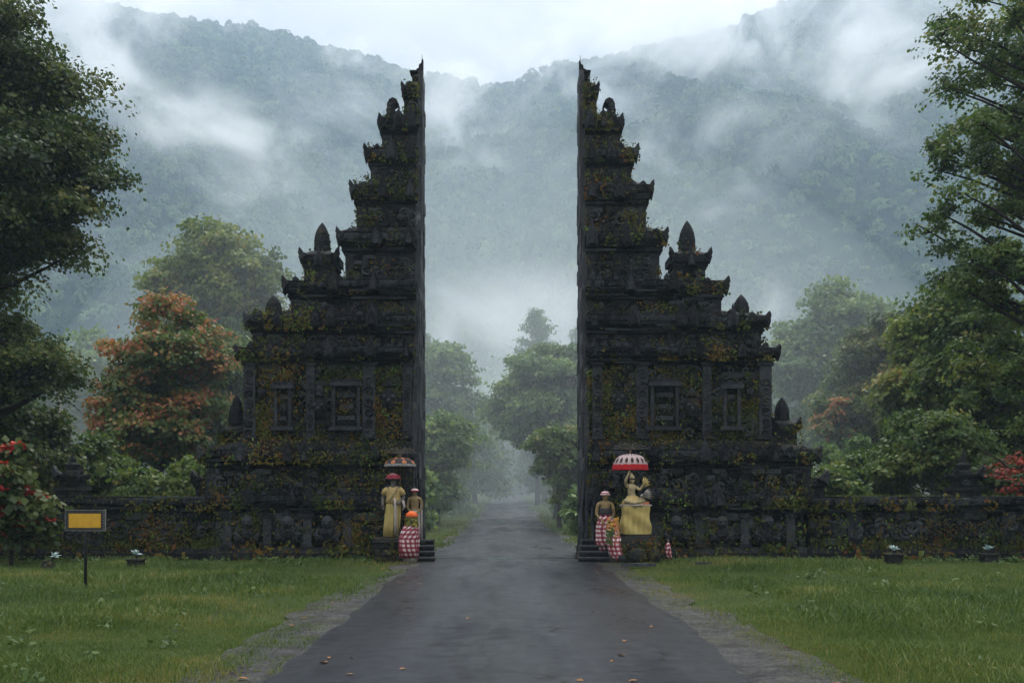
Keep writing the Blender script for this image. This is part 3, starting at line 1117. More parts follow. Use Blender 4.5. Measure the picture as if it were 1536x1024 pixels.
    creep(grow, xc - hw, xc + hw, za, zb, yc - hw - .05, 10, rg)
    # bracket ornament at the very end, just over the boundary wall
    c0, c1_, p0, p1 = extra['bracket']
    dd = dist(720)
    xa2, xb2 = sorted((X(c0, 720), X(c1_, 720)))
    mb = MB()
    mb.box(xa2 + .04, xb2 - .04, dd + .3, dd + .9, EYE - .1, Z(p1 - 14, dd), .5)
    mb.box(xa2, xb2, dd + .22, dd + .95, Z(p1 - 14, dd), Z(p0 + 10, dd), .6)
    horn(mb, (xb2 if s > 0 else xa2), Z(p0 + 12, dd), dd + .25, s, .3, .24, rg, .2, .8)
    relief(mb, xa2, xb2, Z(p1 - 14, dd), Z(p0 + 10, dd), dd + .22, rg, 30, .05, .09)
    G('end_bracket', mb, M['stone'])
    # ------- the hooked crest on the upper tier
    hx, h0, h1, hwid = extra['hook']
    dd = dist(170)
    c = X(hx, 160); z0, z1 = Z(h0, dd), Z(h1, dd)
    h = z1 - z0; w = hwid * dd / F
    mb = MB()
    # a solid crest whose tip curls inwards over a small notch
    o = [(1, -.05), (1.04, .22), (.84, .26), (.92, .46), (.80, .52), (.80, .72), (.52, .93), (.1, 1.0), (-.34, .92), (-.6, .72), (-.28, .76), (-.02, .70), (.06, .56), (-.05, .42), (-.5, .32), (-.86, .26), (-.95, -.05)]
    mb.prism([(c + s * w * p_, z0 + h * q_) for p_, q_ in o], dd + .1, dd + .5, .04)
    for k in range(4):
        mb.ball((c + s * w * (.55 - .05 * k), dd + .11, z0 + h * (.18 + .16 * k)), w * .2, 7, 5, .9)
    G('hooked_crest', mb, M['carved'])
    # ------- finial and rod
    fx0, fx1, f0, f1 = extra['finial']
    dd = dist(f0)
    xa2, xb2 = X(fx0, f0), x_in + s * .0
    z0, z1 = Z(f0, dd) - .02, Z(f1, dd)
    mb = MB()
    ya, yb2 = dd + .02, YB - .55
    wv = .20
    o = [(xb2, z0 - .02), (xb2 + s * wv, z0 - .02), (xb2 + s * wv * .9, z0 + (z1 - z0) * .28), (xb2 + s * wv * .62, z0 + (z1 - z0) * .34), (xb2 + s * wv * .55, z0 + (z1 - z0) * .62), (xb2 + s * wv * .3, z0 + (z1 - z0) * .68), (xb2 + s * wv * .16, z1), (xb2, z1)]
    mb.prism(o, ya + .1, yb2 - .05, .0)
    fin = G('finial', mb, M['carved'])
    mb = MB()
    mb.tube([(x_in + s * .05, dd + .25, z1 - .05), (x_in + s * .05, dd + .25, z1 + .24)], [.012, .006], 5)
    mb.build('rod', M['carved'], fin)
    g = G('creeping_growth', grow, M['creeper'])
    g['kind'] = 'stuff'
    # roots and climbers hanging at the corner beside the drive
    rt = MB()
    for k in range(14):
        yy = 24.36 + rg.uniform(-.05, .9)
        xx = x_in - s * rg.uniform(.0, .10) if yy > 24.6 else x_in + s * rg.uniform(-.1, .3)
        hh = rg.uniform(.8, 2.6)
        pts, rr = [], []
        for j in range(7):
            q = j / 6
            pts.append((xx - s * (.12 * (1 - q) ** 3) + rg.normal(0, .015), yy + rg.normal(0, .02) - .12 * (1 - q) ** 2, q * hh - .05))
            rr.append(.055 * (1 - q) + .012)
        rt.tube(pts, rr, 6, True, rg.uniform(.3, .9))
    G('climbing_root', rt, M['stone'])
    return root


PAD = None
LEFT_ROWS = [
    # body px, bottom, body top, cornice px, cornice top, skirt top, wing
    (322, 838, 768, 316, 740, None, None),
    (310, 740, 702, 303, 674, 660, None),
    (369, 660, 546, 360, 524, None, 500),
    (379, 524, 501, 371, 475, 466, 500),
    (436, 475, 450, 428, 423, None, 504),
    (518, 423, 382, 509, 351, 341, None),
    (535, 341, 311, 528, 281, 273, None),
    (556, 274, 253, 549, 226, 221, None),
    (573, 222, 205, 571, 180, 178, None),
    (606, 180, 152, 604, 131, 127, None),
    (618, 131, 112, 616, 107, None, None),
]
RIGHT_ROWS = [
    (1205, 838, 768, 1211, 740, None, None),
    (1217, 740, 702, 1225, 674, 660, None),
    (1153, 660, 546, 1162, 524, None, 1018),
    (1142, 524, 501, 1150, 475, 466, 1018),
    (1082, 475, 450, 1089, 423, None, 1006),
    (989, 423, 382, 998, 351, 341, None),
    (969, 341, 311, 977, 281, 273, None),
    (947, 274, 253, 955, 226, 221, None),
    (930, 222, 205, 932, 180, 178, None),
    (895, 180, 152, 897, 131, 127, None),
    (883, 131, 112, 885, 107, None, None),
]
gate(-1, -2.285, LEFT_ROWS, dict(
    pilasters=[(546, 564), (606, 618), (369, 386), (462, 474)], windows=[(500, 542, 580, 640), (414, 440, 584, 640)],
    masks=[(585, 600, .34), (480, 612, .3), (395, 590, .2)], turret=dict(body=(452, 498), corn=(445, 502), bell=(477, 322, 12.5)),
    pinnacle=(403, 472, 436, 12), flank=(325, 362, 640, 588, 345), bracket=(285, 314, 706, 742), hook=(590, 178, 143, 13), finial=(627, 637, 108, 89)),
    'split_gate', 'left half of the split temple gate, tiered black stone tower with mossy carvings', 21)
gate(1, 1.915, RIGHT_ROWS, dict(
    pilasters=[(953, 970), (888, 902), (1136, 1154), (1052, 1064)], windows=[(974, 1016, 580, 640), (1082, 1108, 584, 640)],
    masks=[(926, 600, .34), (1036, 612, .3), (1122, 590, .2)], turret=dict(body=(1016, 1062), corn=(1010, 1070), bell=(1037, 319, 12.5)),
    pinnacle=(1119, 472, 435, 12), flank=(1163, 1205, 632, 592, 1182), bracket=(1212, 1245, 706, 742), hook=(913, 178, 143, 13), finial=(871, 864, 108, 91)),
    'split_gate', 'right half of the split temple gate, beside the white and red parasol', 22)


# ---------------------------------------------------------------- boundary walls
def wall(xa, xb, label, seed, post_px, post_label):
    rg = np.random.default_rng(seed)
    y = 24.78
    t = thing('boundary_wall', label, 'wall', ((xa + xb) / 2, y, 0))
    off = Matrix.Translation((-(xa + xb) / 2, -y, 0))

    def G(n, mb, mat):
        o = mb.build(n, mat, t); o.matrix_parent_inverse = off
        return o
    b = MB()
    b.box(xa, xb, y, y + .7, -.2, 1.18, .4)
    ashlar(b, xa, xb, .34, 1.18, y, rg, .55, .21, .07)
    relief(b, xa, xb, .4, 1.1, y - .05, rg, 17, .06, .2)
    G('wall_body', b, M['stone'])
    p = MB()
    p.box(xa, xb, y - .2, y + .8, -.2, .16, .4)
    p.box(xa, xb, y - .12, y + .75, .16, .26, .6)
    p.box(xa, xb, y - .07, y + .72, .26, .34, .5)
    G('plinth', p, M['stone'])
    c = MB()
    for (a, b_, o) in [(1.18, 1.25, .05), (1.25, 1.31, .12), (1.31, 1.36, .09), (1.36, 1.52, .2), (1.52, 1.575, .16)]:
        courses(c, xa, xb, y - o, y + .7 + o, a, b_ - .003, rg, .35 + o, .9)
    frieze(c, xa, xb, 1.37, 1.51, y - .2, rg)
    G('coping', c, M['ledge'])
    n = int(abs(xb - xa) / 1.7)
    for k in range(n):
        xx = xa + (k + .6) * (xb - xa) / n
        q = MB(); q.box(xx - .17, xx + .17, y - .11, y + .02, .34, 1.18, .7); relief(q, xx - .17, xx + .17, .36, 1.16, y - .11, rg, 16, .06, .11)
        G('pilaster', q, M['carved'])
        q = MB()
        cx_ = xx + (xb - xa) / n / 2
        spiral(q, cx_ - .3, .74, y - .06, .24, rg, 1); spiral(q, cx_ + .3, .74, y - .06, .24, rg, -1); rosette(q, cx_, .76, y - .05, .22, rg)
        G('carved_panel', q, M['carved'])
    g = MB()
    creep(g, xa, xb, .3, 1.2, y - .1, int(abs(xb - xa) * 46), rg, (.026, .08), .25)
    creep(g, xa, xb, 1.4, 1.58, y - .2, int(abs(xb - xa) * 8), rg, (.04, .1), .2)
    creep(g, xa, xb, 0, .2, y - .24, int(abs(xb - xa) * 8), rg, (.07, .16), .2)
    # hanging yellow-green moss under the panels
    for _ in range(int(abs(xb - xa) * 8)):
        cx_ = rg.uniform(min(xa, xb), max(xa, xb)); k = 14
        cc = np.stack([cx_ + rg.normal(0, .16, k), np.full(k, y - .08), rg.uniform(.34, .62, k)], -1)
        leaves(g, cc, np.tile((0, -1, .1), (k, 1)) + rg.normal(0, .15, (k, 3)), rg.uniform(.1, .22, k), rg, np.full(k, .28, np.float32) + rg.uniform(-.08, .1, k).astype(np.float32), 4.0, .14)
    G('creeping_growth', g, M['creeper'])['kind'] = 'stuff'
    # grass on the coping
    g = MB()
    k = int(abs(xb - xa) * 110)
    cc = np.stack([rg.uniform(min(xa, xb), max(xa, xb), k), y + rg.uniform(-.1, .7, k), np.full(k, 1.565)], -1)
    blades(g, cc, rg.uniform(.02, .07, k), rg)
    G('coping_grass', g, M['grass'])['kind'] = 'stuff'
    # post shrine on the wall
    px, ptop = post_px
    pc = P(px, 745, y + .3)
    t2 = thing('wall_shrine', post_label, 'shrine post', (pc.x, y + .35, 1.57))
    q = MB()
    for (h0, h1, r) in [(0, .14, .30), (.14, .22, .34), (.22, .42, .24), (.42, .5, .30), (.5, .56, .34)]:
        q.box(-r, r, -r, r, h0, h1 - .003, .5)
    for sx in (-1, 1): horn(q, sx * .33, .54, -.3, sx, .2, .24, rg, .14, .7)
    relief(q, -.24, .24, .22, .42, -.24, rg, 40, .05, .09)
    q.build('shrine_base', M['stone'], t2)
    q = MB()
    top = (745 - ptop) * y / F
    q.loft([(0, 0, .55, .24, .24), (0, 0, .62, .2, .2), (0, 0, .66, .13, .13), (0, 0, .74, .16, .16), (0, 0, .80, .17, .17), (0, 0, .86, .08, .08), (0, 0, .92, .09, .09), (0, 0, top, .012, .012)], 10, .06, 5)
    q.build('finial', M['carved'], t2)


def blades(mb, C, h, rg, lean=0.5, w=0.18, tint=None):
    """grass blades: slim bent triangles"""
    n = len(C)
    a = rg.uniform(0, 2 * np.pi, n)
    A = np.stack([np.cos(a), np.sin(a), np.zeros(n)], -1)
    b = rg.uniform(0, 2 * np.pi, n)
    Lr = np.stack([np.cos(b), np.sin(b), np.zeros(n)], -1) * (rg.uniform(0.1, 1, n) * lean)[:, None]
    hh = h[:, None]
    up = np.array([[0, 0, 1.0]])
    ww = np.maximum(hh * w * .5, 0.004)
    p0 = C - A * ww; p1 = C + A * ww
    m = C + up * hh * .6 + Lr * hh * .4
    p2 = m - A * ww * .7; p3 = m + A * ww * .7
    tip = C + up * hh + Lr * hh * 1.1
    v = np.stack([p0, p1, p2, p3, tip], 1).reshape(-1, 3)
    i = np.arange(n)[:, None] * 5
    f = np.concatenate([i + np.array([[0, 1, 3]]), i + np.array([[0, 3, 2]]), i + np.array([[2, 3, 4]])], 0)
    if tint is None: tint = rg.uniform(0, 1, n).astype(np.float32)
    mb.add(v, f, np.concatenate([tint, tint, tint]))


M['grass'] = leaf_mat('lawn grass', [(0.0, (0.036, 0.066, 0.019)), (0.45, (0.074, 0.124, 0.033)), (0.8, (0.128, 0.165, 0.043)), (1.0, (0.21, 0.185, 0.065))], 0.3, 0.6, 0.2, 0.5)
wall(-7.3, -16.5, 'long low mossy stone boundary wall behind the yellow sign, with grass on its coping', 31, (108, 680), 'small pointed stone shrine on the wall behind the yellow sign')
wall(7.45, 17.0, 'long low mossy stone boundary wall with carved panels on the side of the white parasol', 32, (1447, 672), 'small pointed stone shrine on the wall near the red maple branch')
# ---------------------------------------------------------------- ground, drive, verges, lawn
def edge(y, s, seed, amp):
    return s * (fbm(np.asarray(y) * 0.9 + 50 * (s + 2), np.full(np.shape(y), seed * 7.3), 4, seed) - 0.5) * amp


def road_edge(y, s):
    y = np.asarray(y, float)
    return s * np.interp(y, [0, 24, 32, 150], [2.12, 2.1, 1.93, 2.1]) + edge(y, s, 3, 0.34) - 0.06 * (y < 0)


def verge_edge(y, s):
    y = np.asarray(y, float)
    w = np.interp(y, [0, 8, 12, 18, 23, 24, 27, 30, 200], [.55, .46, .38, .22, .1, .45, .3, .0, .0] if s < 0 else [.75, .62, .48, .28, .15, .5, .3, .0, .0])
    return s * (np.interp(y, [0, 24, 32, 150], [2.12, 2.1, 1.93, 2.1]) + w) + edge(y, s, 8, 0.7) * np.interp(y, [0, 24, 30, 40], [1, 1, .5, .3])


def strip(name, fa, fb, ys, z, mat, nx=14):
    v, f = [], []
    for y in ys:
        a, b = float(fa(y)), float(fb(y))
        for k in range(nx + 1):
            q = k / nx
            v.append((a + (b - a) * q, y, float(ground_z(y)) + z(q)))
    for i in range(len(ys) - 1):
        for k in range(nx):
            j = i * (nx + 1) + k
            f.append((j, j + 1, j + nx + 2, j + nx + 1))
    mb = MB(); mb.add(v, f)
    return mb.build(name, mat, None, True)


m, nt, out = mat_base('meadow soil')
x = NT(nt)
c = x.ramp(x.noise(0.6, 5, 0.65, x.pos()), [(0.3, (0.022, 0.034, 0.010)), (0.55, (0.035, 0.055, 0.014)), (0.75, (0.05, 0.06, 0.02))])
bsdf(x, out, c, 0.95, x.bump(x.noise(18, 4, 0.7, x.pos()), 0.8, 0.04), 0.1)
M['soil'] = m
ys = np.concatenate([np.arange(-30, 0, 5.0), np.arange(0, 40, 1.0), np.arange(40, 240, 8.0), [300, 500, 900, 2500]])
xs = np.array([-2500, -900, -400, -200, -100, -60, -40, -25, -15, -8, -4, -2, 0, 2, 4, 8, 15, 25, 40, 60, 100, 200, 400, 900, 2500.])
X_, Y_ = np.meshgrid(xs, ys)
Z_ = ground_z(Y_) - 0.012 - np.where(np.abs(X_) < 3, .01, 0)
mb = MB()
i = (np.arange(len(ys) - 1)[:, None] * len(xs) + np.arange(len(xs) - 1)[None]).reshape(-1)
mb.add(np.stack([X_, Y_, Z_], -1).reshape(-1, 3), np.stack([i, i + 1, i + len(xs) + 1, i + len(xs)], -1))
tag(mb.build('ground', m, None, True), 'damp grassy ground on both sides of the drive', 'ground', kind='structure')

# wet asphalt
m, nt, out = mat_base('wet asphalt')
x = NT(nt)
p = x.pos()
big = x.noise(0.55, 4, 0.55, x.vmath('MULTIPLY', p, (1.6, 0.35, 1)))
fine = x.noise(70, 3, 0.7, p)
mid = x.noise(4.0, 5, 0.65, p)
agg = x.math('ADD', x.math('MULTIPLY', fine, 0.5), x.math('MULTIPLY', mid, 0.5))
c = x.ramp(agg, [(0.3, (0.005, 0.006, 0.008)), (0.7, (0.021, 0.0245, 0.030))])
wet = x.ramp(x.math('ADD', x.math('MULTIPLY', big, 0.75), x.math('MULTIPLY', mid, 0.25)), [(0.40, 0.0), (0.70, 1.0)])
c = x.mix(x.math('MULTIPLY', wet, 0.35), c, (0.006, 0.0065, 0.0078))
rough = x.math('ADD', x.math('MULTIPLY', x.math('SUBTRACT', 1.0, wet), 0.32), x.math('MULTIPLY', fine, 0.25))
rough = x.math('ADD', rough, 0.05)
vor = x.new('TexVoronoi', Scale=0.55)
vor.feature = 'DISTANCE_TO_EDGE'
nt.links.new(x.vmath('ADD', p, x.vmath('SCALE', p)), vor.inputs['Vector']) if False else None
wp = x.new('TexNoise', Scale=1.4, Detail=4)
nt.links.new(p, wp.inputs['Vector'])
nt.links.new(x.vmath('ADD', p, x.vmath('MULTIPLY', wp.outputs['Color'], (1.3, 1.3, 0))), vor.inputs['Vector'])
crack = x.math('MULTIPLY', x.math('LESS_THAN', vor.outputs['Distance'], 0.012), x.math('GREATER_THAN', x.noise(0.35, 2, 0.5, p), 0.46))
sepx = nt.nodes.new('ShaderNodeSeparateXYZ')
nt.links.new(p, sepx.inputs[0])
trk = x.math('ABSOLUTE', x.math('ADD', sepx.outputs[0], x.math('MULTIPLY', x.noise(.25, 2, .5, p), .5)))
trk = x.math('MULTIPLY', x.math('SUBTRACT', 1.0, x.math('MULTIPLY', x.math('ABSOLUTE', x.math('SUBTRACT', trk, .75)), 1.6), clamp=True), x.noise(1.2, 4, .7, x.vmath('MULTIPLY', p, (1.5, .25, 1))))
c = x.mix(x.math('MULTIPLY', trk, .55), c, (0.042, 0.048, 0.058))
dirt = x.math('MULTIPLY', x.math('SUBTRACT', x.math('ABSOLUTE', sepx.outputs[0]), 1.55), 1.4, clamp=True)
c = x.mix(x.math('MULTIPLY', dirt, x.ramp(mid, [(.45, 0.0), (.6, .8)])), c, (0.02, 0.022, 0.022))
c = x.mix(x.ramp(x.noise(.9, 5, .7, p), [(.58, 0.0), (.66, .6)]), c, (0.004, 0.0045, 0.0055))
c = x.mix(crack, c, (0.003, 0.003, 0.003))
# shallow puddles lying in the worn surface between the gate halves
pm = x.math('SUBTRACT', 1.0, x.math('MULTIPLY', x.math('ABSOLUTE', x.math('SUBTRACT', sepx.outputs[1], 24.6)), .35), clamp=True)
pud = x.math('MULTIPLY', x.math('SUBTRACT', x.math('MULTIPLY', x.noise(.8, 4, .6, x.vmath('MULTIPLY', p, (1.0, 2.2, 1))), x.math('ADD', .75, x.math('MULTIPLY', pm, .4))), .56), 14.0, clamp=True)
rough = x.math('MULTIPLY', rough, x.math('SUBTRACT', 1.0, x.math('MULTIPLY', pud, .85)))
c = x.mix(x.math('MULTIPLY', pud, .6), c, (0.005, 0.006, 0.007))
h = x.math('SUBTRACT', x.math('ADD', fine, x.math('MULTIPLY', mid, 0.8)), crack)
bsdf(x, out, c, rough, x.bump(h, 0.4, 0.012), x.math('ADD', x.math('MULTIPLY', wet, 0.2), 0.06))
M['asphalt'] = m
ry = np.concatenate([np.arange(2, 30, .2), np.arange(30, 150, 1.5)])
tag(strip('road', lambda y: road_edge(y, -1), lambda y: road_edge(y, 1), ry, lambda q: 0.022 + 0.03 * (1 - (2 * q - 1) ** 2), m, 18), 'straight wet dark asphalt drive running through the split gate', 'road', kind='structure')

m, nt, out = mat_base('gravel verge')
x = NT(nt)
p = x.pos()
v1 = x.new('TexVoronoi', Scale=24.0)
nt.links.new(p, v1.inputs['Vector'])
st = x.ramp(v1.outputs['Color'], [(0.2, (0.008, 0.008, 0.008)), (0.8, (0.032, 0.031, 0.030))])
c = x.mix(x.ramp(x.noise(1.6, 5, 0.7, p), [(0.5, 0.0), (0.62, 1.0)]), st, (0.022, 0.026, 0.010))
bsdf(x, out, c, x.ramp(x.noise(3, 3, .6, p), [(0.35, 0.45), (0.65, 0.9)]), x.bump(x.math('SUBTRACT', 1.0, v1.outputs['Distance']), 1.0, 0.03), 0.25)
M['gravel'] = m
vy = np.concatenate([np.arange(2, 30, .15), np.arange(30, 150, 2)])
for s in (-1, 1):
    o = strip('verge', (lambda y: road_edge(y, s) - s * .25), (lambda y: verge_edge(y, s) + s * .35), vy, lambda q: 0.008 + .012 * (1 - q), m, 8)
    tag(o, 'gravel verge with weeds along the %s edge of the drive' % ('left' if s < 0 else 'right'), 'verge', kind='structure')


def lawn():
    rg = np.random.default_rng(44)
    mb = MB()

    def scatter(n, y0, y1, xw, h0, h1, pw, w=0.18):
        y = y0 + (y1 - y0) * rg.random(n) ** pw
        half = np.minimum((0.56 * y + 3.5), xw)
        x = rg.uniform(-1, 1, n) * half
        # the denser middle of tufts
        keep = np.abs(x) > np.where(x < 0, np.abs(verge_edge(y, -1)), verge_edge(y, 1)) + rg.normal(0, .10, n)
        # sparser weeds that wander over the verge
        weed = (~keep) & (np.abs(x) > np.where(x < 0, np.abs(road_edge(y, -1)), road_edge(y, 1)) + .02) & (fbm(x * 2.2, y * 2.2, 3, 71) > .46)
        beyond = (y > 24.3) & (y < 28.0) & (np.abs(x) > 1.8)
        keep = (keep | weed) & ~beyond
        x, y = x[keep], y[keep]
        wk = weed[keep]
        tall = fbm(x * .55, y * .55, 3, 17)
        h = (h0 + (h1 - h0) * rg.random(len(x))) * (0.45 + 1.25 * np.clip((tall - .28) * 1.9, 0, 1)) * np.where(wk, .6, 1)
        dry = np.clip(1 - np.abs(np.abs(x) - 2.9) / 1.3, 0, 1)      # trodden, yellower grass beside the drive
        h = h * (1 - .5 * dry)
        t = np.clip(rg.random(len(x)) * .55 + .5 * (fbm(x * .45, y * .45, 4, 23) - .22) * 1.3 + .3 * np.clip((fbm(x * .8 + 7, y * .8, 3, 91) - .55) * 5, 0, 1) + .38 * dry * rg.random(len(x)) ** .5, 0, 1)
        z = ground_z(y) - .014 + .05 * (fbm(x * .4, y * .4, 2, 5) - .5).clip(0)
        C = np.stack([x, y, z], -1)
        blades(mb, C, h, rg, .8, w, t.astype(np.float32))
    scatter(200000, 7.0, 12.5, 30, .035, .11, .9, .13)
    scatter(205000, 12.0, 24.4, 30, .045, .13, .9, .17)
    scatter(50000, 28.0, 60, 9, .06, .14, 1.2, .3)
    scatter(26000, 60, 145, 10, .1, .2, 1.0, .7)
    o = mb.build('grass', M['grass'])
    tag(o, 'thick green lawn grass on both sides of the drive', 'grass', kind='stuff')


lawn()

# broad weeds at the foot of the wall and through the lawn
def weeds():
    rg = np.random.default_rng(9)
    mb = MB()
    for _ in range(280):
        s = rg.choice((-1, 1))
        if rg.random() < .6:
            y = rg.uniform(23.3, 24.5); xx = s * rg.uniform(3.2, 13.5)
        else:
            y = rg.uniform(8, 24); xx = s * rg.uniform(3.6, min(13, .54 * y + 1))
        k = int(rg.integers(6, 16))
        c = np.stack([xx + rg.normal(0, .08, k), y + rg.normal(0, .08, k), rg.uniform(.02, .12, k)], -1)
        nn = rg.normal(0, .5, (k, 3)) + np.array([0, -.2, 1.0])
        leaves(mb, c, nn, rg.uniform(.05, .12, k), rg, np.clip(rg.normal(.3, .15, k), 0, 1).astype(np.float32), .1, .3)
    tag(mb.build('weeds', M['grass']), 'low broad-leaved weeds in the lawn and along the foot of the walls', 'weeds', kind='stuff')


weeds()

# fallen leaves on the drive and verges
m = leaf_mat('fallen leaf', [(0, (.16, .06, .02)), (.5, (.22, .10, .03)), (1, (.16, .13, .05))], .1, .6, .2, .1)
proto = None
rg = np.random.default_rng(12)
for k in range(34):
    y = 8.3 + 14 * rg.random() ** 1.6
    s = rg.choice((-1, 1))
    xx = s * rg.uniform(.9, 2.9) if k > 3 else (-1.72, 1.1, .6, -.5)[k]
    if proto is None:
        y = 9.3
        mb = MB()
        v = [(-.06, 0, .004), (-.03, .028, .014), (.02, .034, .018), (.07, 0, .008), (.02, -.034, .014), (-.03, -.028, .02), (0, 0, .008)]
        mb.add(v, [(6, 0, 5), (6, 5, 4), (6, 4, 3), (6, 3, 2), (6, 2, 1), (6, 1, 0)], .5)
        proto = mb.build('fallen_leaf', m)
        o = proto
    else:
        o = proto.copy(); COL.objects.link(o)
    q = abs(xx) / 2.15
    o.location = (xx, y, 0.026 + 0.03 * max(0, 1 - q * q))
    o.rotation_euler = (rg.normal(0, .15), rg.normal(0, .15), rg.uniform(0, 6.28))
    sc = rg.uniform(.4, .8) if k else 1.0
    o.scale = (sc, sc, sc)
    tag(o, 'small dry brown leaf lying among others on the wet drive or its verge' if k else 'large orange leaf lying alone on the asphalt nearest the left verge', 'leaf', 'fallen leaves on the drive')
# ---------------------------------------------------------------- trees and shrubs
M['bark'] = plain_mat('tree bark', (0.028, 0.024, 0.02), 0.9, 0.4, 6, 0.8, 0.1)
G_DARK = [(0.0, (0.016, 0.034, 0.011)), (0.45, (0.045, 0.078, 0.021)), (0.8, (0.095, 0.125, 0.03)), (1.0, (0.15, 0.15, 0.04))]
G_MID = [(0.0, (0.03, 0.065, 0.017)), (0.5, (0.085, 0.14, 0.032)), (0.85, (0.16, 0.205, 0.045)), (1.0, (0.24, 0.22, 0.055))]
G_OLIVE = [(0.0, (0.03, 0.055, 0.014)), (0.45, (0.085, 0.115, 0.026)), (0.8, (0.16, 0.155, 0.035)), (1.0, (0.22, 0.12, 0.045))]
G_YELLOW = [(0.0, (0.045, 0.085, 0.018)), (0.4, (0.11, 0.16, 0.03)), (0.75, (0.20, 0.245, 0.045)), (1.0, (0.30, 0.24, 0.06))]
G_RED = [(0.0, (0.045, 0.09, 0.022)), (0.46, (0.11, 0.15, 0.035)), (0.58, (0.22, 0.165, 0.045)), (0.70, (0.31, 0.125, 0.055)), (0.87, (0.38, 0.13, 0.07)), (1.0, (0.42, 0.24, 0.06))]
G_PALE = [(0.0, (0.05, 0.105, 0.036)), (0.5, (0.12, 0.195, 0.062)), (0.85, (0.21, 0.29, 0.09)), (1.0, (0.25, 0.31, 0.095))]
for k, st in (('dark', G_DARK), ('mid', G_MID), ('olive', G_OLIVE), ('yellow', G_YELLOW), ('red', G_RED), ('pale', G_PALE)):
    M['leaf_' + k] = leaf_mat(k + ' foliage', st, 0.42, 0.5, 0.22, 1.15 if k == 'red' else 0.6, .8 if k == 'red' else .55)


def lobes_in(env, n, rg, rmin, rmax):
    """fill an envelope of ellipsoids (x, y, z, rx, ry, rz) with smaller leafy lobes"""
    out = []
    vol = np.array([e[3] * e[4] * e[5] for e in env]); vol = vol / vol.sum()
    for _ in range(n):
        e = env[rg.choice(len(env), p=vol)]
        while True:
            d = rg.normal(size=3); d /= np.linalg.norm(d)
            q = rg.random() ** 0.33 * 1.0
            break
        out.append((e[0] + d[0] * e[3] * q, e[1] + d[1] * e[4] * q, e[2] + d[2] * e[5] * q, rg.uniform(rmin, rmax)))
    return out


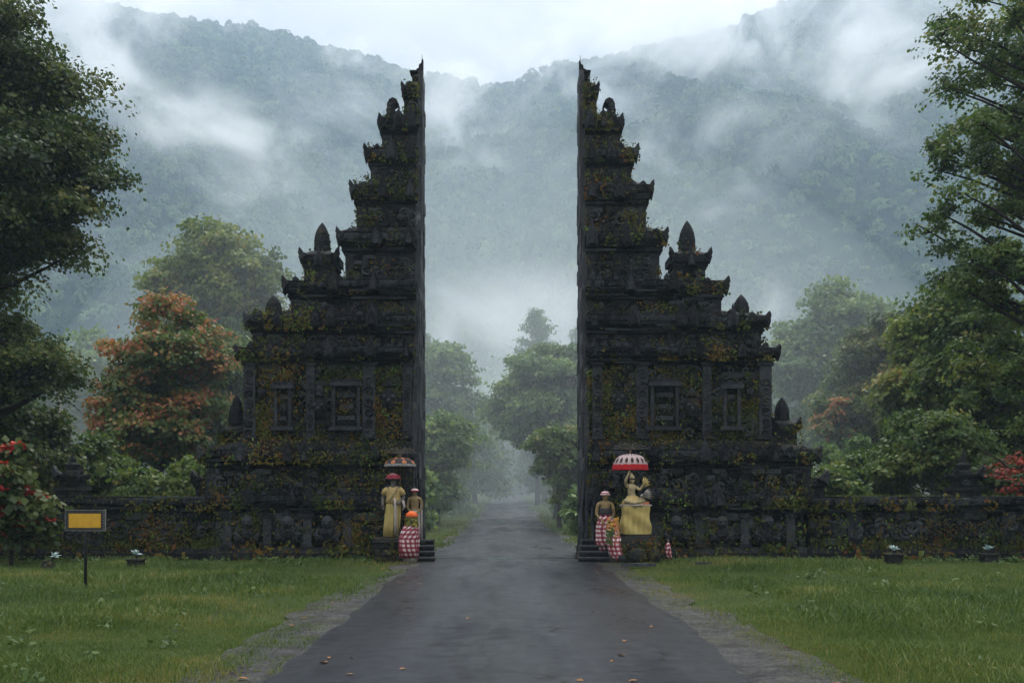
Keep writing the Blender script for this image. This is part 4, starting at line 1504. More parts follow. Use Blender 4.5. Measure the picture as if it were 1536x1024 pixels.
def tree(name, label, base, height, env, mat, seed, n_lobes=50, lobe=(0.6, 1.2), n_leaf=20000, leaf=(0.12, 0.22), trunk_r=0.22, cat='tree',
         group=None, lean=(0, 0), flat=0.75, droop=0.4, trunk_top=0.75, limbs=True, blossom=None, aspect=0.42, sprays=26, trunk_base=None):
    """env is given relative to the base.  Crown = sprays of leaves at the ends of twigs in many lobes"""
    rg = np.random.default_rng(seed)
    t = thing(name, label, cat, base, 0, group)
    lob = lobes_in(env, n_lobes, rg, *lobe)
    tr = MB()
    tb = trunk_base or (0, 0)
    zt = height * trunk_top
    pts = [Vector((tb[0] + lean[0] * q ** 1.5 + .12 * height * .1 * math.sin(3 * q + seed), tb[1] + lean[1] * q ** 1.5 + .1 * math.sin(4 * q + seed), -0.3 + (zt + .3) * q)) for q in np.linspace(0, 1, 9)]
    tr.tube(pts, [trunk_r * (1.35 - .35 * min(1, q * 6)) * (1 - .8 * q) for q in np.linspace(0, 1, 9)], 9, True, .5)
    C, N, T = [], [], []
    per = max(1, n_leaf // (n_lobes * sprays))
    for (x, y, z, r) in lob:
        c = Vector((x, y, z))
        # limb from the trunk
        q = min(0.97, max(0.22, (z - 0.35 * math.hypot(x - tb[0], y - tb[1])) / zt))
        a = pts[0].lerp(pts[-1], 0)
        k = q * 8
        a = pts[int(k)].lerp(pts[min(8, int(k) + 1)], k - int(k))
        if limbs:
            m = a.lerp(c, .5) + Vector((rg.normal(0, .1), rg.normal(0, .1), -.06 * (c - a).length)) * 1.0
            w = trunk_r * .30 * (1 - .55 * q)
            tr.tube([a, a.lerp(m, .5) + Vector((0, 0, -.03)), m, m.lerp(c, .6) + Vector((rg.normal(0, .08), rg.normal(0, .08), .05)), c], [w, w * .8, w * .62, w * .42, w * .2], 5, False, .5)
        dirs = rg.normal(size=(sprays, 3)); dirs /= np.linalg.norm(dirs, axis=1)[:, None]
        dirs[:, 2] = np.where(dirs[:, 2] < -.35, -dirs[:, 2], dirs[:, 2])
        outw = Vector((x, y, 0)); outw = outw.normalized() if outw.length > .2 else Vector((0, 0, 0))
        lt = rg.normal(.45, .16)
        for d in dirs:
            e = np.array(c) + d * r * np.array([1.2, 1.2, flat + .2]) * rg.uniform(.45, 1.25)
            if limbs and rg.random() < .35:
                tr.tube([c, c.lerp(Vector(e), .5) + Vector((0, 0, .05 * r)), Vector(e)], [w * .2 + .006, w * .12 + .005, .004], 3, False, .4)
            sp = r * .3
            cc = e[None] + rg.normal(0, 1, (per, 3)) * np.array([sp, sp, sp * flat * .6])
            cc[:, 2] -= droop * .5 * np.linalg.norm(cc[:, :2] - e[None, :2], axis=1)
            nn = np.array([d[0] * .5 + outw.x * .3, d[1] * .5 + outw.y * .3, .9])[None] + rg.normal(0, .55, (per, 3))
            C.append(cc); N.append(nn); T.append(np.clip(rg.normal(lt + rg.normal(0, .15), .12, per), 0, 1))
    C = np.concatenate(C); N = np.concatenate(N); T = np.concatenate(T).astype(np.float32)
    cr = MB()
    leaves(cr, C, N, rg.uniform(*leaf, len(C)) * 1.2, rg, T, droop, aspect)
    tr.build('trunk', M['bark'], t, True)
    cr.build('crown', mat, t)
    if blossom:
        bm_, count, size, sel = blossom
        mb = MB()
        for (x, y, z, r) in lob:
            for _ in range(count):
                d = rg.normal(size=3); d /= np.linalg.norm(d); d[2] = abs(d[2]) * .8; d[1] = -abs(d[1])
                e = np.array((x, y, z)) + d * r * 1.05
                k = 9
                a = np.arange(k) * 2 * np.pi / k
                nn = np.stack([np.cos(a) * .9, np.sin(a) * .9 - .25, np.full(k, .5)], -1)
                cc = e[None] + nn * size * .25
                leaves(mb, cc, np.cross(nn, np.stack([-np.sin(a), np.cos(a), 0 * a], -1)) * -1 + rg.normal(0, .15, (k, 3)), np.full(k, size), rg, np.full(k, rg.uniform(.2, .9), np.float32), .0, .36)
        mb.build('blossoms', bm_, t)
    return t


def E(base, items, d):
    """envelope ellipsoids from photograph px (cx, cy, half w, half h, half depth m, distance offset m)"""
    out = []
    for (cx, cy, hw, hh, hd, dy) in items:
        p = P(cx, cy, d + dy) - base
        out.append((p.x, p.y, p.z, hw * (d + dy) / F, hd, hh * (d + dy) / F))
    return out


def px_tree(name, label, px, top, d, items, mat, seed, **kw):
    base = P(px, HY, d); base.z = float(ground_z(d)) - .02
    h = EYE + (HY - top) * d / F - base.z
    return tree(name, label, base, h, E(base, items, d), M['leaf_' + mat], seed, **kw)


# the two large trees that frame the view
px_tree('broadleaf_tree', 'tall dark broadleaf tree rising past the top of the view beside the poinsettia bush', -70, -80, 28,
        [(-10, 60, 70, 110, 3, 0), (30, 190, 105, 100, 3, 0), (75, 295, 85, 62, 2.5, -.5), (20, 350, 90, 60, 3, 0), (-20, 460, 95, 70, 3, 0), (30, 545, 62, 55, 2.5, 0), (-90, 120, 130, 190, 3.5, 1.5), (-60, 580, 110, 60, 3, .5), (95, 220, 50, 50, 2, 0)],
        'dark', 101, n_lobes=230, lobe=(.42, .85), n_leaf=180000, leaf=(.07, .13), trunk_r=.45, sprays=26)
px_tree('broadleaf_tree', 'tall open tree with curving limbs showing through sparse leaves, above the maple branch', 1640, -120, 27,
        [(1470, 40, 75, 42, 2, 0), (1430, 100, 42, 32, 1.5, -.4), (1440, 215, 80, 36, 2, 0), (1362, 236, 38, 18, 1, 0), (1395, 75, 26, 24, 1, 0), (1335, 226, 14, 9, .6, 0), (1365, 262, 20, 10, .7, 0), (1500, 150, 70, 60, 2.2, 1), (1450, 330, 62, 40, 2, 0), (1420, 395, 36, 26, 1.5, 0), (1520, 300, 60, 90, 2, 1), (1490, 420, 70, 50, 2, .5), (1580, 120, 80, 200, 2.5, 1), (1530, 520, 80, 80, 2, 1), (1500, 370, 60, 60, 1.8, .5), (1540, 600, 50, 60, 1.6, .6), (1415, 10, 22, 16, 1, 0)],
        'mid', 102, n_lobes=160, lobe=(.28, .52), n_leaf=60000, leaf=(.065, .12), trunk_r=.42, sprays=24, trunk_top=.85)

# left of the gate
px_tree('yellow_green_tree', 'rounded yellow green tree rising above the red leaved tree beside the left gate half', 322, 338, 58,
        [(325, 372, 45, 38, 2, 0), (325, 425, 92, 48, 3, 0), (265, 425, 42, 30, 1.8, 0), (330, 490, 85, 60, 3, 0), (385, 420, 38, 38, 2, 0), (300, 580, 80, 60, 3, 0)],
        'yellow', 103, n_lobes=130, lobe=(.6, 1.1), n_leaf=60000, leaf=(.16, .28), trunk_r=.3)
px_tree('red_leaved_tree', 'tree turning coral red and orange beside the left gate half', 245, 452, 43,
        [(265, 490, 42, 38, 1.5, 0), (255, 540, 82, 42, 2.2, -.3), (225, 600, 75, 48, 2.2, -.4), (250, 655, 95, 48, 2.4, -.5), (205, 640, 55, 40, 1.8, 0), (300, 590, 45, 50, 1.5, 0)],
        'red', 104, n_lobes=130, lobe=(.42, .8), n_leaf=60000, leaf=(.11, .2), trunk_r=.24)
px_tree('broadleaf_tree', 'dim green tree filling the gap between the red leaved tree and the gate wall', 345, 510, 48,
        [(345, 560, 45, 50, 2, 0), (340, 640, 60, 60, 2, 0), (300, 700, 70, 40, 2, 0)], 'mid', 105, n_lobes=50, lobe=(.5, .9), n_leaf=24000, leaf=(.14, .24), trunk_r=.2)
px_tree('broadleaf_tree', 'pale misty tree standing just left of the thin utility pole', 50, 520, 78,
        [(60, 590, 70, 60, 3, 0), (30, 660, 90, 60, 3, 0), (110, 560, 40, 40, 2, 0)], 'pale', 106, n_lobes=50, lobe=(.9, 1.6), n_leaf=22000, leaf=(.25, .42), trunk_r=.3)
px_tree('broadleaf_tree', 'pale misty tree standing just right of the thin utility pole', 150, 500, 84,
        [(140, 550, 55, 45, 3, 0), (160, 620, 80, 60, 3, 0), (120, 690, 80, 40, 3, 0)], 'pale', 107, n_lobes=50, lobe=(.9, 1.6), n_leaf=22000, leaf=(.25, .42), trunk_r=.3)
px_tree('broadleaf_tree', 'dark low tree crowding in below the tall dark tree, behind the poinsettia', 15, 600, 33,
        [(10, 640, 60, 40, 1.6, 0), (40, 690, 60, 40, 1.6, 0), (-30, 650, 60, 80, 2, 0)], 'dark', 108, n_lobes=50, lobe=(.4, .75), n_leaf=24000, leaf=(.1, .18), trunk_r=.16)
for i, (px, top, d, hw, mt, lb) in enumerate([
        (150, 655, 34, 42, 'mid', 'leafy green shrub just beyond the wall, right of the left wall shrine'),
        (212, 690, 33, 40, 'mid', 'low green shrub beyond the wall under the red leaved tree'),
        (72, 668, 31, 36, 'olive', 'green shrub beyond the wall at the foot of the utility pole'),
        (285, 690, 34, 44, 'mid', 'dim shrub beyond the wall next to the left gate half')]):
    px_tree('shrub', lb, px, top, d, [(px, (top + 745) / 2 + 8, hw, (745 - top) / 2, 1, 0), (px, 740, hw * 1.1, 22, 1, 0)], mt, 120 + i, n_lobes=22, lobe=(.26, .5), n_leaf=9000, leaf=(.08, .17), trunk_r=.06, cat='shrub')

# right of the gate
px_tree('broadleaf_tree', 'olive green tree with a ragged top left of the tall open tree', 1400, 470, 45,
        [(1395, 505, 40, 36, 1.8, 0), (1420, 560, 58, 50, 2.2, 0), (1375, 600, 45, 45, 2, 0), (1430, 640, 55, 45, 2, 0)], 'yellow', 134, n_lobes=90, lobe=(.42, .8), n_leaf=44000, leaf=(.12, .21), trunk_r=.22)
px_tree('broadleaf_tree', 'bright leafy tree between the feathery hazy tree and the rust tinged tree', 1300, 500, 56,
        [(1300, 540, 45, 40, 2, 0), (1285, 600, 60, 50, 2.2, 0), (1310, 670, 60, 50, 2.2, 0)], 'mid', 135, n_lobes=80, lobe=(.5, .9), n_leaf=36000, leaf=(.14, .24), trunk_r=.2)
px_tree('broadleaf_tree', 'hazy green tree rising directly right of the gate with a feathery top', 1250, 436, 66,
        [(1250, 475, 45, 38, 2, 0), (1235, 530, 68, 45, 2.5, 0), (1290, 500, 50, 50, 2.4, 0), (1225, 620, 75, 70, 3, 0), (1190, 560, 30, 40, 2, 0)], 'pale', 130, n_lobes=100, lobe=(.6, 1.1), n_leaf=46000, leaf=(.17, .3), trunk_r=.28)
px_tree('broadleaf_tree', 'olive tree tinged with rust standing behind the bright green bush', 1350, 462, 52,
        [(1345, 505, 50, 42, 2, 0), (1330, 570, 70, 55, 2.3, 0), (1400, 540, 60, 70, 2.3, 0), (1300, 640, 70, 60, 2.3, 0), (1390, 640, 60, 50, 2, 0)], 'olive', 131, n_lobes=120, lobe=(.5, .9), n_leaf=56000, leaf=(.13, .23), trunk_r=.26)
px_tree('broadleaf_tree', 'dark leafy tree massed under the tall open tree', 1480, 430, 38,
        [(1450, 480, 60, 50, 2, 0), (1490, 560, 80, 70, 2.2, 0), (1540, 640, 70, 70, 2, 0), (1430, 590, 40, 45, 1.6, 0)], 'mid', 132, n_lobes=110, lobe=(.4, .75), n_leaf=54000, leaf=(.11, .19), trunk_r=.24)
px_tree('broadleaf_tree', 'bright green bushy tree beyond the wall, left of the right wall shrine', 1410, 625, 35,
        [(1405, 662, 52, 36, 1.4, 0), (1370, 700, 48, 34, 1.2, 0), (1450, 700, 50, 40, 1.3, 0)], 'mid', 133, n_lobes=60, lobe=(.32, .6), n_leaf=28000, leaf=(.09, .17), trunk_r=.12)
for i, (px, top, d, hw, mt, lb) in enumerate([
        (1262, 640, 44, 42, 'pale', 'pale shrub beyond the wall next to the right gate half'),
        (1312, 668, 38, 46, 'mid', 'mid green shrub beyond the wall below the rust tinged tree'),
        (1245, 700, 34, 30, 'mid', 'low shrub just past the end bracket of the right gate half'),
        (1498, 690, 33, 46, 'dark', 'dark shrub beyond the wall, right of the right wall shrine')]):
    px_tree('shrub', lb, px, top, d, [(px, (top + 745) / 2 + 8, hw, (745 - top) / 2, 1.2, 0), (px, 740, hw * 1.1, 22, 1, 0)], mt, 140 + i, n_lobes=26, lobe=(.28, .55), n_leaf=10000, leaf=(.09, .18), trunk_r=.06, cat='shrub')
px_tree('red_leaved_tree', 'small coral leaved tree half hidden between hazy trees right of the gate', 1255, 588, 50,
        [(1250, 615, 26, 20, 1, 0), (1225, 640, 20, 14, .8, 0), (1270, 660, 26, 16, .9, 0)], 'red', 145, n_lobes=16, lobe=(.26, .45), n_leaf=4200, leaf=(.12, .2), trunk_r=.1)

# along the drive beyond the gate
px_tree('broadleaf_tree', 'large domed dense tree overhanging the right of the drive beyond the gate', 842, 527, 62,
        [(845, 575, 85, 46, 3.6, 0), (810, 610, 68, 55, 3.4, -.5), (855, 640, 75, 55, 3.4, -.5), (790, 640, 40, 45, 2.5, 0), (920, 600, 70, 70, 3.5, 0), (775, 605, 32, 42, 2, 0), (860, 700, 55, 45, 3, 0), (880, 750, 50, 24, 2.5, 0)], 'pale', 150, n_lobes=210, lobe=(.55, .95), n_leaf=95000, leaf=(.15, .27), trunk_r=.4, flat=.7)
px_tree('broadleaf_tree', 'layered pale tree on the left of the drive, beside the left gate half', 668, 508, 74,
        [(664, 545, 34, 34, 2.2, 0), (660, 590, 56, 40, 2.6, 0), (686, 612, 34, 30, 2, 0), (640, 635, 64, 40, 2.8, 0), (660, 680, 55, 45, 3, 0), (682, 705, 20, 34, 1.6, 0), (645, 735, 36, 26, 2, 0)], 'pale', 151, n_lobes=70, lobe=(.7, 1.2), n_leaf=34000, leaf=(.18, .32), trunk_r=.22, flat=.65)
px_tree('broadleaf_tree', 'spreading low tree with thin bare stems on the left of the drive', 655, 622, 52,
        [(665, 648, 48, 22, 1.7, 0), (640, 680, 50, 28, 1.8, 0), (700, 665, 26, 22, 1.3, 0), (680, 690, 26, 20, 1.2, 0), (630, 725, 40, 36, 1.4, 0), (645, 750, 26, 20, 1.0, 0)], 'pale', 152, n_lobes=56, lobe=(.4, .8), n_leaf=24000, leaf=(.12, .22), trunk_r=.12, flat=.65)
px_tree('broadleaf_tree', 'bushy tree below the domed tree on the right of the drive', 838, 640, 47,
        [(840, 675, 42, 34, 1.4, 0), (865, 700, 40, 40, 1.4, 0), (848, 712, 20, 36, 1.0, 0), (880, 745, 34, 30, 1.2, 0)], 'mid', 153, n_lobes=60, lobe=(.35, .65), n_leaf=28000, leaf=(.1, .19), trunk_r=.12)
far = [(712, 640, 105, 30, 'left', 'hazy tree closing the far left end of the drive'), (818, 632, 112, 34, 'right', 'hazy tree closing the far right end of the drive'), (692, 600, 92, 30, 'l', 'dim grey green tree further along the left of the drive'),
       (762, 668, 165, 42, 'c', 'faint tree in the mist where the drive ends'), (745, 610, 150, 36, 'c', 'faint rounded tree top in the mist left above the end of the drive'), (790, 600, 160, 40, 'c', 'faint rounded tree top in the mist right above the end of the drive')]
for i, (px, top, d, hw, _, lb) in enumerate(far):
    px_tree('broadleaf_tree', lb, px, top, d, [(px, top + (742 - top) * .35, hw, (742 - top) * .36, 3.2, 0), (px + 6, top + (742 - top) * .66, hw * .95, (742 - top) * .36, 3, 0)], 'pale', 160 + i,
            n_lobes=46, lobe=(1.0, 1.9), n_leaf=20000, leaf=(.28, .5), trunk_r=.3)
for i, (px, top, d, hw, lb) in enumerate([
        (620, 700, 44, 22, 'broad leaved shrub with a red bloom beside the drive, against the left gate half'), (642, 705, 58, 20, 'low shrub on the left grass verge beyond the gate, second from the gate'), (690, 716, 78, 14, 'low shrub on the far left grass verge beyond the gate'),
        (882, 722, 41, 18, 'leafy shrub below the domed tree on the right verge beyond the gate'), (872, 712, 52, 20, 'shrub with an orange bloom on the right verge beyond the gate'), (846, 714, 75, 16, 'low shrub on the far right grass verge beyond the gate')]):
    px_tree('shrub', lb, px, top, d, [(px, (top + 742 + 2300 / d) / 2, hw, (742 + 2300 / d - top) / 2, .7, 0), (px, 740 + 2200 / d, hw * 1.15, 9, .6, 0)], 'pale', 170 + i, n_lobes=20, lobe=(.28, .5), n_leaf=8000, leaf=(.1, .24), trunk_r=.05, cat='shrub')

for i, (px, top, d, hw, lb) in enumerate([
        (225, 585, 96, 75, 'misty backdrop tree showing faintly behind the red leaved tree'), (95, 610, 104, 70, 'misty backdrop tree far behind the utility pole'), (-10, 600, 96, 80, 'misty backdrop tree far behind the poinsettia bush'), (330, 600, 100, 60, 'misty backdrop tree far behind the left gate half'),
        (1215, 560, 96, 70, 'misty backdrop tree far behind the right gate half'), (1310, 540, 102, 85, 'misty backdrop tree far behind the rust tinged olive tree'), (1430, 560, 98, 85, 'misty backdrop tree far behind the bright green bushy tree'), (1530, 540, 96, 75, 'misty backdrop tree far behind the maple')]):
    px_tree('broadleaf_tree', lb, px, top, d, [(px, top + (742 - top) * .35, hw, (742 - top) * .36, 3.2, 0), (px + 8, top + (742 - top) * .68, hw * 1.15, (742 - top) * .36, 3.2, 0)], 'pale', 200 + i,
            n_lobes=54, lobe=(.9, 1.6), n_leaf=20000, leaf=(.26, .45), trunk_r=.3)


def conifer(label, px, top, d, hw, seed, base_py=742):
    rg = np.random.default_rng(seed)
    base = P(px, HY, d); base.z = float(ground_z(d)) - .02
    h = EYE + (HY - top) * d / F - base.z
    t = thing('pine_tree', label, 'tree', base)
    tr = MB()
    tr.tube([(0, 0, -.3), (.1, 0, h * .4), (0, 0, h * .75), (0, 0, h)], [.28, .2, .12, .02], 8)
    C, N, T = [], [], []
    w = hw * d / F
    z = h * .42
    while z < h * .985:
        q = (h - z) / (h * .58)
        n = int(rg.integers(4, 7))
        for k in range(n):
            a = rg.uniform(0, 6.28)
            L_ = w * min(1, (.18 + q ** .75)) * rg.uniform(.6, 1.1)
            dr = np.array([math.cos(a), math.sin(a), .32])
            p0 = np.array([0, 0, z])
            p1 = p0 + dr * L_ * np.array([1, 1, 1]) + np.array([0, 0, .12 * L_])
            tr.tube([tuple(p0), tuple((p0 + p1) / 2 + np.array([0, 0, -.05 * L_])), tuple(p1)], [.05, .035, .01], 4, False)
            m = int(40 * L_)
            u = rg.random(m) ** .6
            c = p0[None] + (p1 - p0)[None] * u[:, None] + rg.normal(0, .16 + .05 * L_, (m, 3)) * np.array([1, 1, .35])
            c[:, 2] -= rg.random(m) * .3
            C.append(c); N.append(np.array([0, 0, 1.0])[None] + rg.normal(0, .5, (m, 3)) + dr[None] * .4); T.append(np.clip(rg.normal(.4, .15, m), 0, 1))
        z += h * .022 * rg.uniform(.7, 1.3)
    cr = MB()
    C = np.concatenate(C)
    leaves(cr, C, np.concatenate(N), rg.uniform(.3, .65, len(C)), rg, np.concatenate(T).astype(np.float32), .35, .16)
    tr.build('trunk', M['bark'], t, True)
    cr.build('crown', M['leaf_pale'], t)


conifer('tall pine with upswept tiered branches standing in mist above the domed tree', 806, 460, 100, 46, 181)
conifer('misty pine partly hidden behind the cut face of the right gate half', 868, 488, 108, 36, 182)
conifer('misty pine just showing past the cut face of the left gate half', 634, 498, 95, 36, 183)

# ---------------------------------------------------------------- flowering bush by the left wall
M['bloom'] = leaf_mat('scarlet bracts', [(0, (.26, .018, .016)), (.6, (.40, .03, .022)), (1, (.46, .07, .04))], .25, .5, .25, .1)
px_tree('poinsettia_bush', 'big bush of scarlet star shaped blooms in front of the left end of the wall', 12, 665, 22.6,
        [(15, 710, 55, 40, .9, 0), (5, 765, 70, 50, 1.0, 0), (45, 770, 38, 45, .8, 0), (-40, 740, 50, 60, .9, .3)], 'dark', 190, n_lobes=44, lobe=(.2, .36), n_leaf=11000, leaf=(.09, .19), trunk_r=.05, cat='bush',
        blossom=(M['bloom'], 6, .15, 0))


def maple_branch():
    rg = np.random.default_rng(77)
    d = 23.6
    base = P(1640, HY, d); base.z = 0
    t = thing('maple_tree', 'bare stemmed maple with scarlet leaves reaching in by the right end of the wall', 'tree', base)
    st = MB(); C, N, T = [], [], []
    W = lambda px, py, dy=0: P(px, py, d + dy) - base
    root = [Vector((0, 0, -.2)), Vector((-.1, 0, .8)), W(1590, 700), W(1560, 690)]
    st.tube(root, [.09, .07, .05, .035], 7)
    for path in ([(1560, 690), (1535, 700), (1515, 705), (1488, 712)], [(1590, 700), (1560, 720), (1535, 728), (1510, 735)], [(1560, 690), (1540, 672), (1526, 668)], [(1590, 700), (1560, 650), (1530, 605), (1505, 590)], [(1515, 705), (1500, 690), (1478, 678), (1462, 664)], [(1535, 700), (1525, 690), (1512, 684)]):
        pts = [W(a, b, rg.normal(0, .15)) for a, b in path]
        st.tube(pts, [.035 * (1 - .75 * i / (len(pts) - 1)) for i in range(len(pts))], 5)
        if path[-1][1] < 670: continue
        for i in range(len(pts) - 1):
            for _ in range(7):
                p = pts[i].lerp(pts[i + 1], rg.random())
                k = 14
                c = np.array(p)[None] + np.array([rg.normal(0, .12), rg.normal(0, .2), rg.normal(.0, .09)])[None] + rg.normal(0, 1, (k, 3)) * np.array([.1, .1, .025])
                C.append(c); N.append(np.array([0, -.2, 1.0])[None] + rg.normal(0, .3, (k, 3))); T.append(rg.uniform(.2, 1, k))
    st.build('trunk', M['bark'], t, True)
    cr = MB(); C = np.concatenate(C)
    leaves(cr, C, np.concatenate(N), rg.uniform(.06, .12, len(C)), rg, np.concatenate(T).astype(np.float32), .3, .4)
    cr.build('crown', leaf_mat('maple leaf', [(0, (.09, .02, .014)), (.5, (.22, .035, .022)), (1, (.32, .07, .04))], .3, .5, .2, .3), t)


maple_branch()


def banana(label, px, d, seed, h=1.6, n=9):
    rg = np.random.default_rng(seed)
    base = P(px, HY, d); base.z = float(ground_z(d))
    t = thing('banana_plant', label, 'plant', base)
    st = MB(); st.tube([(0, 0, -.1), (0, 0, h * .5)], [.09, .05], 8)
    st.build('stem', M['leaf_pale'], t, True)
    for k in range(n):
        a = 2 * math.pi * k / n + rg.uniform(-.3, .3)
        L_ = h * rg.uniform(.6, .95)
        w = L_ * .13
        v, f = [], []
        m = 10
        for i in range(m + 1):
            q = i / m
            r = L_ * (q * .8); z = h * .42 + L_ * (q * 1.05 - q * q * .9)
            ww = w * math.sin(math.pi * min(1, .06 + q * .94)) ** .6
            for e, dz in ((-1, .04), (0, 0), (1, .04)):
                v.append((r * math.cos(a) - e * ww * math.sin(a), r * math.sin(a) + e * ww * math.cos(a), z + dz * abs(e)))
        for i in range(m):
            for e in (0, 1):
                j = i * 3 + e
                f.append((j, j + 1, j + 4, j + 3))
        mb = MB(); mb.add(v, f, rg.uniform(.1, .5))
        mb.build('leaf', M['leaf_pale'], t, True)


banana('banana plant with broad arching leaves beside the cut face of the right gate half', 872, 40, 5, 1.4)
# ---------------------------------------------------------------- cloth materials
def check_mat(name, size=0.105):
    m, nt, out = mat_base(name)
    x = NT(nt)
    uv = nt.nodes.new('ShaderNodeTexCoord').outputs['UV']
    sp = nt.nodes.new('ShaderNodeSeparateXYZ')
    nt.links.new(x.vmath('SCALE', uv), sp.inputs[0])
    sc = sp.inputs[0].links[0].from_node
    sc.inputs['Scale'].default_value = 1.0 / size
    a = x.math('LESS_THAN', x.math('FRACT', sp.outputs[0]), 0.5)
    b = x.math('LESS_THAN', x.math('FRACT', sp.outputs[1]), 0.5)
    s = x.math('MULTIPLY', x.math('ADD', a, b), 0.5)
    c = x.ramp(s, [(0.0, (.58, .54, .53)), (0.4, (.30, .055, .075)), (0.8, (.13, .012, .028))], 'CONSTANT')
    c = x.mix(x.math('MULTIPLY', x.noise(5, 4, .6), .35), c, (.16, .12, .11))
    bsdf(x, out, c, .9, x.bump(x.noise(60, 2, .5), .3, .004), .1)
    return m


M['check'] = check_mat('red and white checked cloth')
M['yellow'] = plain_mat('yellow cloth', (.36, .29, .10), .75, .18, 4, .15, .25)
M['ochre'] = plain_mat('ochre cloth', (.33, .25, .10), .8, .2, 5, .2, .2)
M['white'] = plain_mat('white cloth', (.30, .275, .25), .85, .15, 6, .2, .1)
M['redcloth'] = plain_mat('dull red cloth', (.27, .03, .045), .85, .25, 8, .2, .1)
M['redband'] = plain_mat('bright red fringe', (.34, .018, .022), .8, .25, 14, .3, .1)
M['pinkstripe'] = plain_mat('pink white cloth', (.62, .46, .46), .85, .1, 8, .2, .1)
M['orange'] = plain_mat('orange red headcloth', (.62, .12, .035), .8, .2, 10, .3, .1)
M['statue'] = plain_mat('weathered dark statue stone', (.10, .092, .08), .85, .5, 9, .6, .2)
M['tan'] = plain_mat('tan carved stone', (.21, .155, .075), .8, .4, 9, .5, .2)
M['cream'] = plain_mat('cream coloured carved stone', (.30, .25, .14), .8, .3, 9, .4, .2)
M['mossrock'] = stone_mat('mossy plinth stone', (.012, .014, .014), (.05, .052, .05), 1.0)
M['dark'] = plain_mat('dark umbrella cloth', (.018, .016, .017), .75, .3, 9, .2, .3)
M['umborange'] = plain_mat('orange umbrella cloth', (.44, .15, .055), .75, .2, 9, .2, .2)
M['umbwhite'] = plain_mat('white umbrella cloth', (.60, .52, .52), .8, .12, 9, .2, .2)
M['wood'] = plain_mat('wooden pole', (.12, .075, .045), .7, .3, 12, .3, .3)
M['metal'] = plain_mat('dark painted metal', (.012, .014, .016), .45, .3, 12, .1, .5)
M['signyellow'] = plain_mat('faded yellow sign paint', (.50, .29, .022), .6, .12, 9, .1, .3)
M['signedge'] = plain_mat('worn grey sign edge', (.16, .16, .15), .6, .4, 20, .2, .3)
M['paleleaf'] = leaf_mat('pale waxy leaves', [(0, (.22, .34, .36)), (.6, (.42, .54, .56)), (1, (.62, .70, .70))], .15, .5, .3, .1)
M['flower'] = leaf_mat('offering flowers', [(0, (.05, .09, .02)), (.35, (.10, .13, .03)), (.55, (.5, .33, .04)), (.75, (.55, .12, .04)), (1, (.6, .5, .45))], .2, .6, .2, .1)


def skin_body(name, joints, bones, mat, parent, sub=2):
    """one continuous figure: joints {key: (x, y, z, r)}, bones [(a, b)], the first joint is the root"""
    keys = list(joints)
    me = bpy.data.meshes.new(name)
    me.from_pydata([joints[k][:3] for k in keys], [(keys.index(a), keys.index(b)) for a, b in bones], [])
    o = bpy.data.objects.new(name, me)
    COL.objects.link(o)
    md = o.modifiers.new('skin', 'SKIN')
    md.use_smooth_shade = True
    for i, k in enumerate(keys):
        r = joints[k][3]
        sv = me.skin_vertices[0].data[i]
        sv.radius = (r, r) if np.isscalar(r) else r
        sv.use_root = (i == 0)
    o.modifiers.new('smooth', 'SUBSURF').levels = sub
    o.modifiers['smooth'].render_levels = sub
    dg = bpy.context.evaluated_depsgraph_get()
    m2 = bpy.data.meshes.new_from_object(o.evaluated_get(dg))
    o.modifiers.clear()
    o.data = m2
    m2.name = name
    m2.materials.clear(); m2.materials.append(mat)
    m2.polygons.foreach_set('use_smooth', [True] * len(m2.polygons))
    o.parent = parent
    return o


def fingers(j, b, wrist, side, s, dirn, curl=(0, -.35, 0)):
    """five short chains leaving the palm"""
    wx, wy, wz = j[wrist][:3]
    d = Vector(dirn).normalized()
    palm = 'palm' + side
    pc = Vector((wx, wy, wz)) + d * .055 * s
    j[palm] = (*pc, .03 * s)
    b.append((wrist, palm))
    across = d.cross(Vector((0, 1, 0)))
    if across.length < .2: across = Vector((1, 0, 0))
    across.normalize()
    for i, (o, ln) in enumerate(((-.027, .062), (-.009, .078), (.009, .074), (.027, .056))):
        p1 = pc + d * .045 * s + across * o * s
        p2 = p1 + (d + Vector(curl) * .5).normalized() * ln * .55 * s
        p3 = p2 + (d + Vector(curl) * 1.4).normalized() * ln * .5 * s
        for q, (pp, r) in enumerate(((p1, .0105), (p2, .0095), (p3, .0075))):
            j['%sf%d%d' % (side, i, q)] = (*pp, r * s)
        b += [(palm, '%sf%d0' % (side, i)), ('%sf%d0' % (side, i), '%sf%d1' % (side, i)), ('%sf%d1' % (side, i), '%sf%d2' % (side, i))]
    t1 = pc - d * .01 * s - across * .04 * s + Vector((0, -.012, 0)) * s
    t2 = t1 + (d - across * .5 + Vector((0, -.4, 0))).normalized() * .045 * s
    j[side + 't0'] = (*t1, .012 * s); j[side + 't1'] = (*t2, .009 * s)
    b += [(palm, side + 't0'), (side + 't0', side + 't1')]


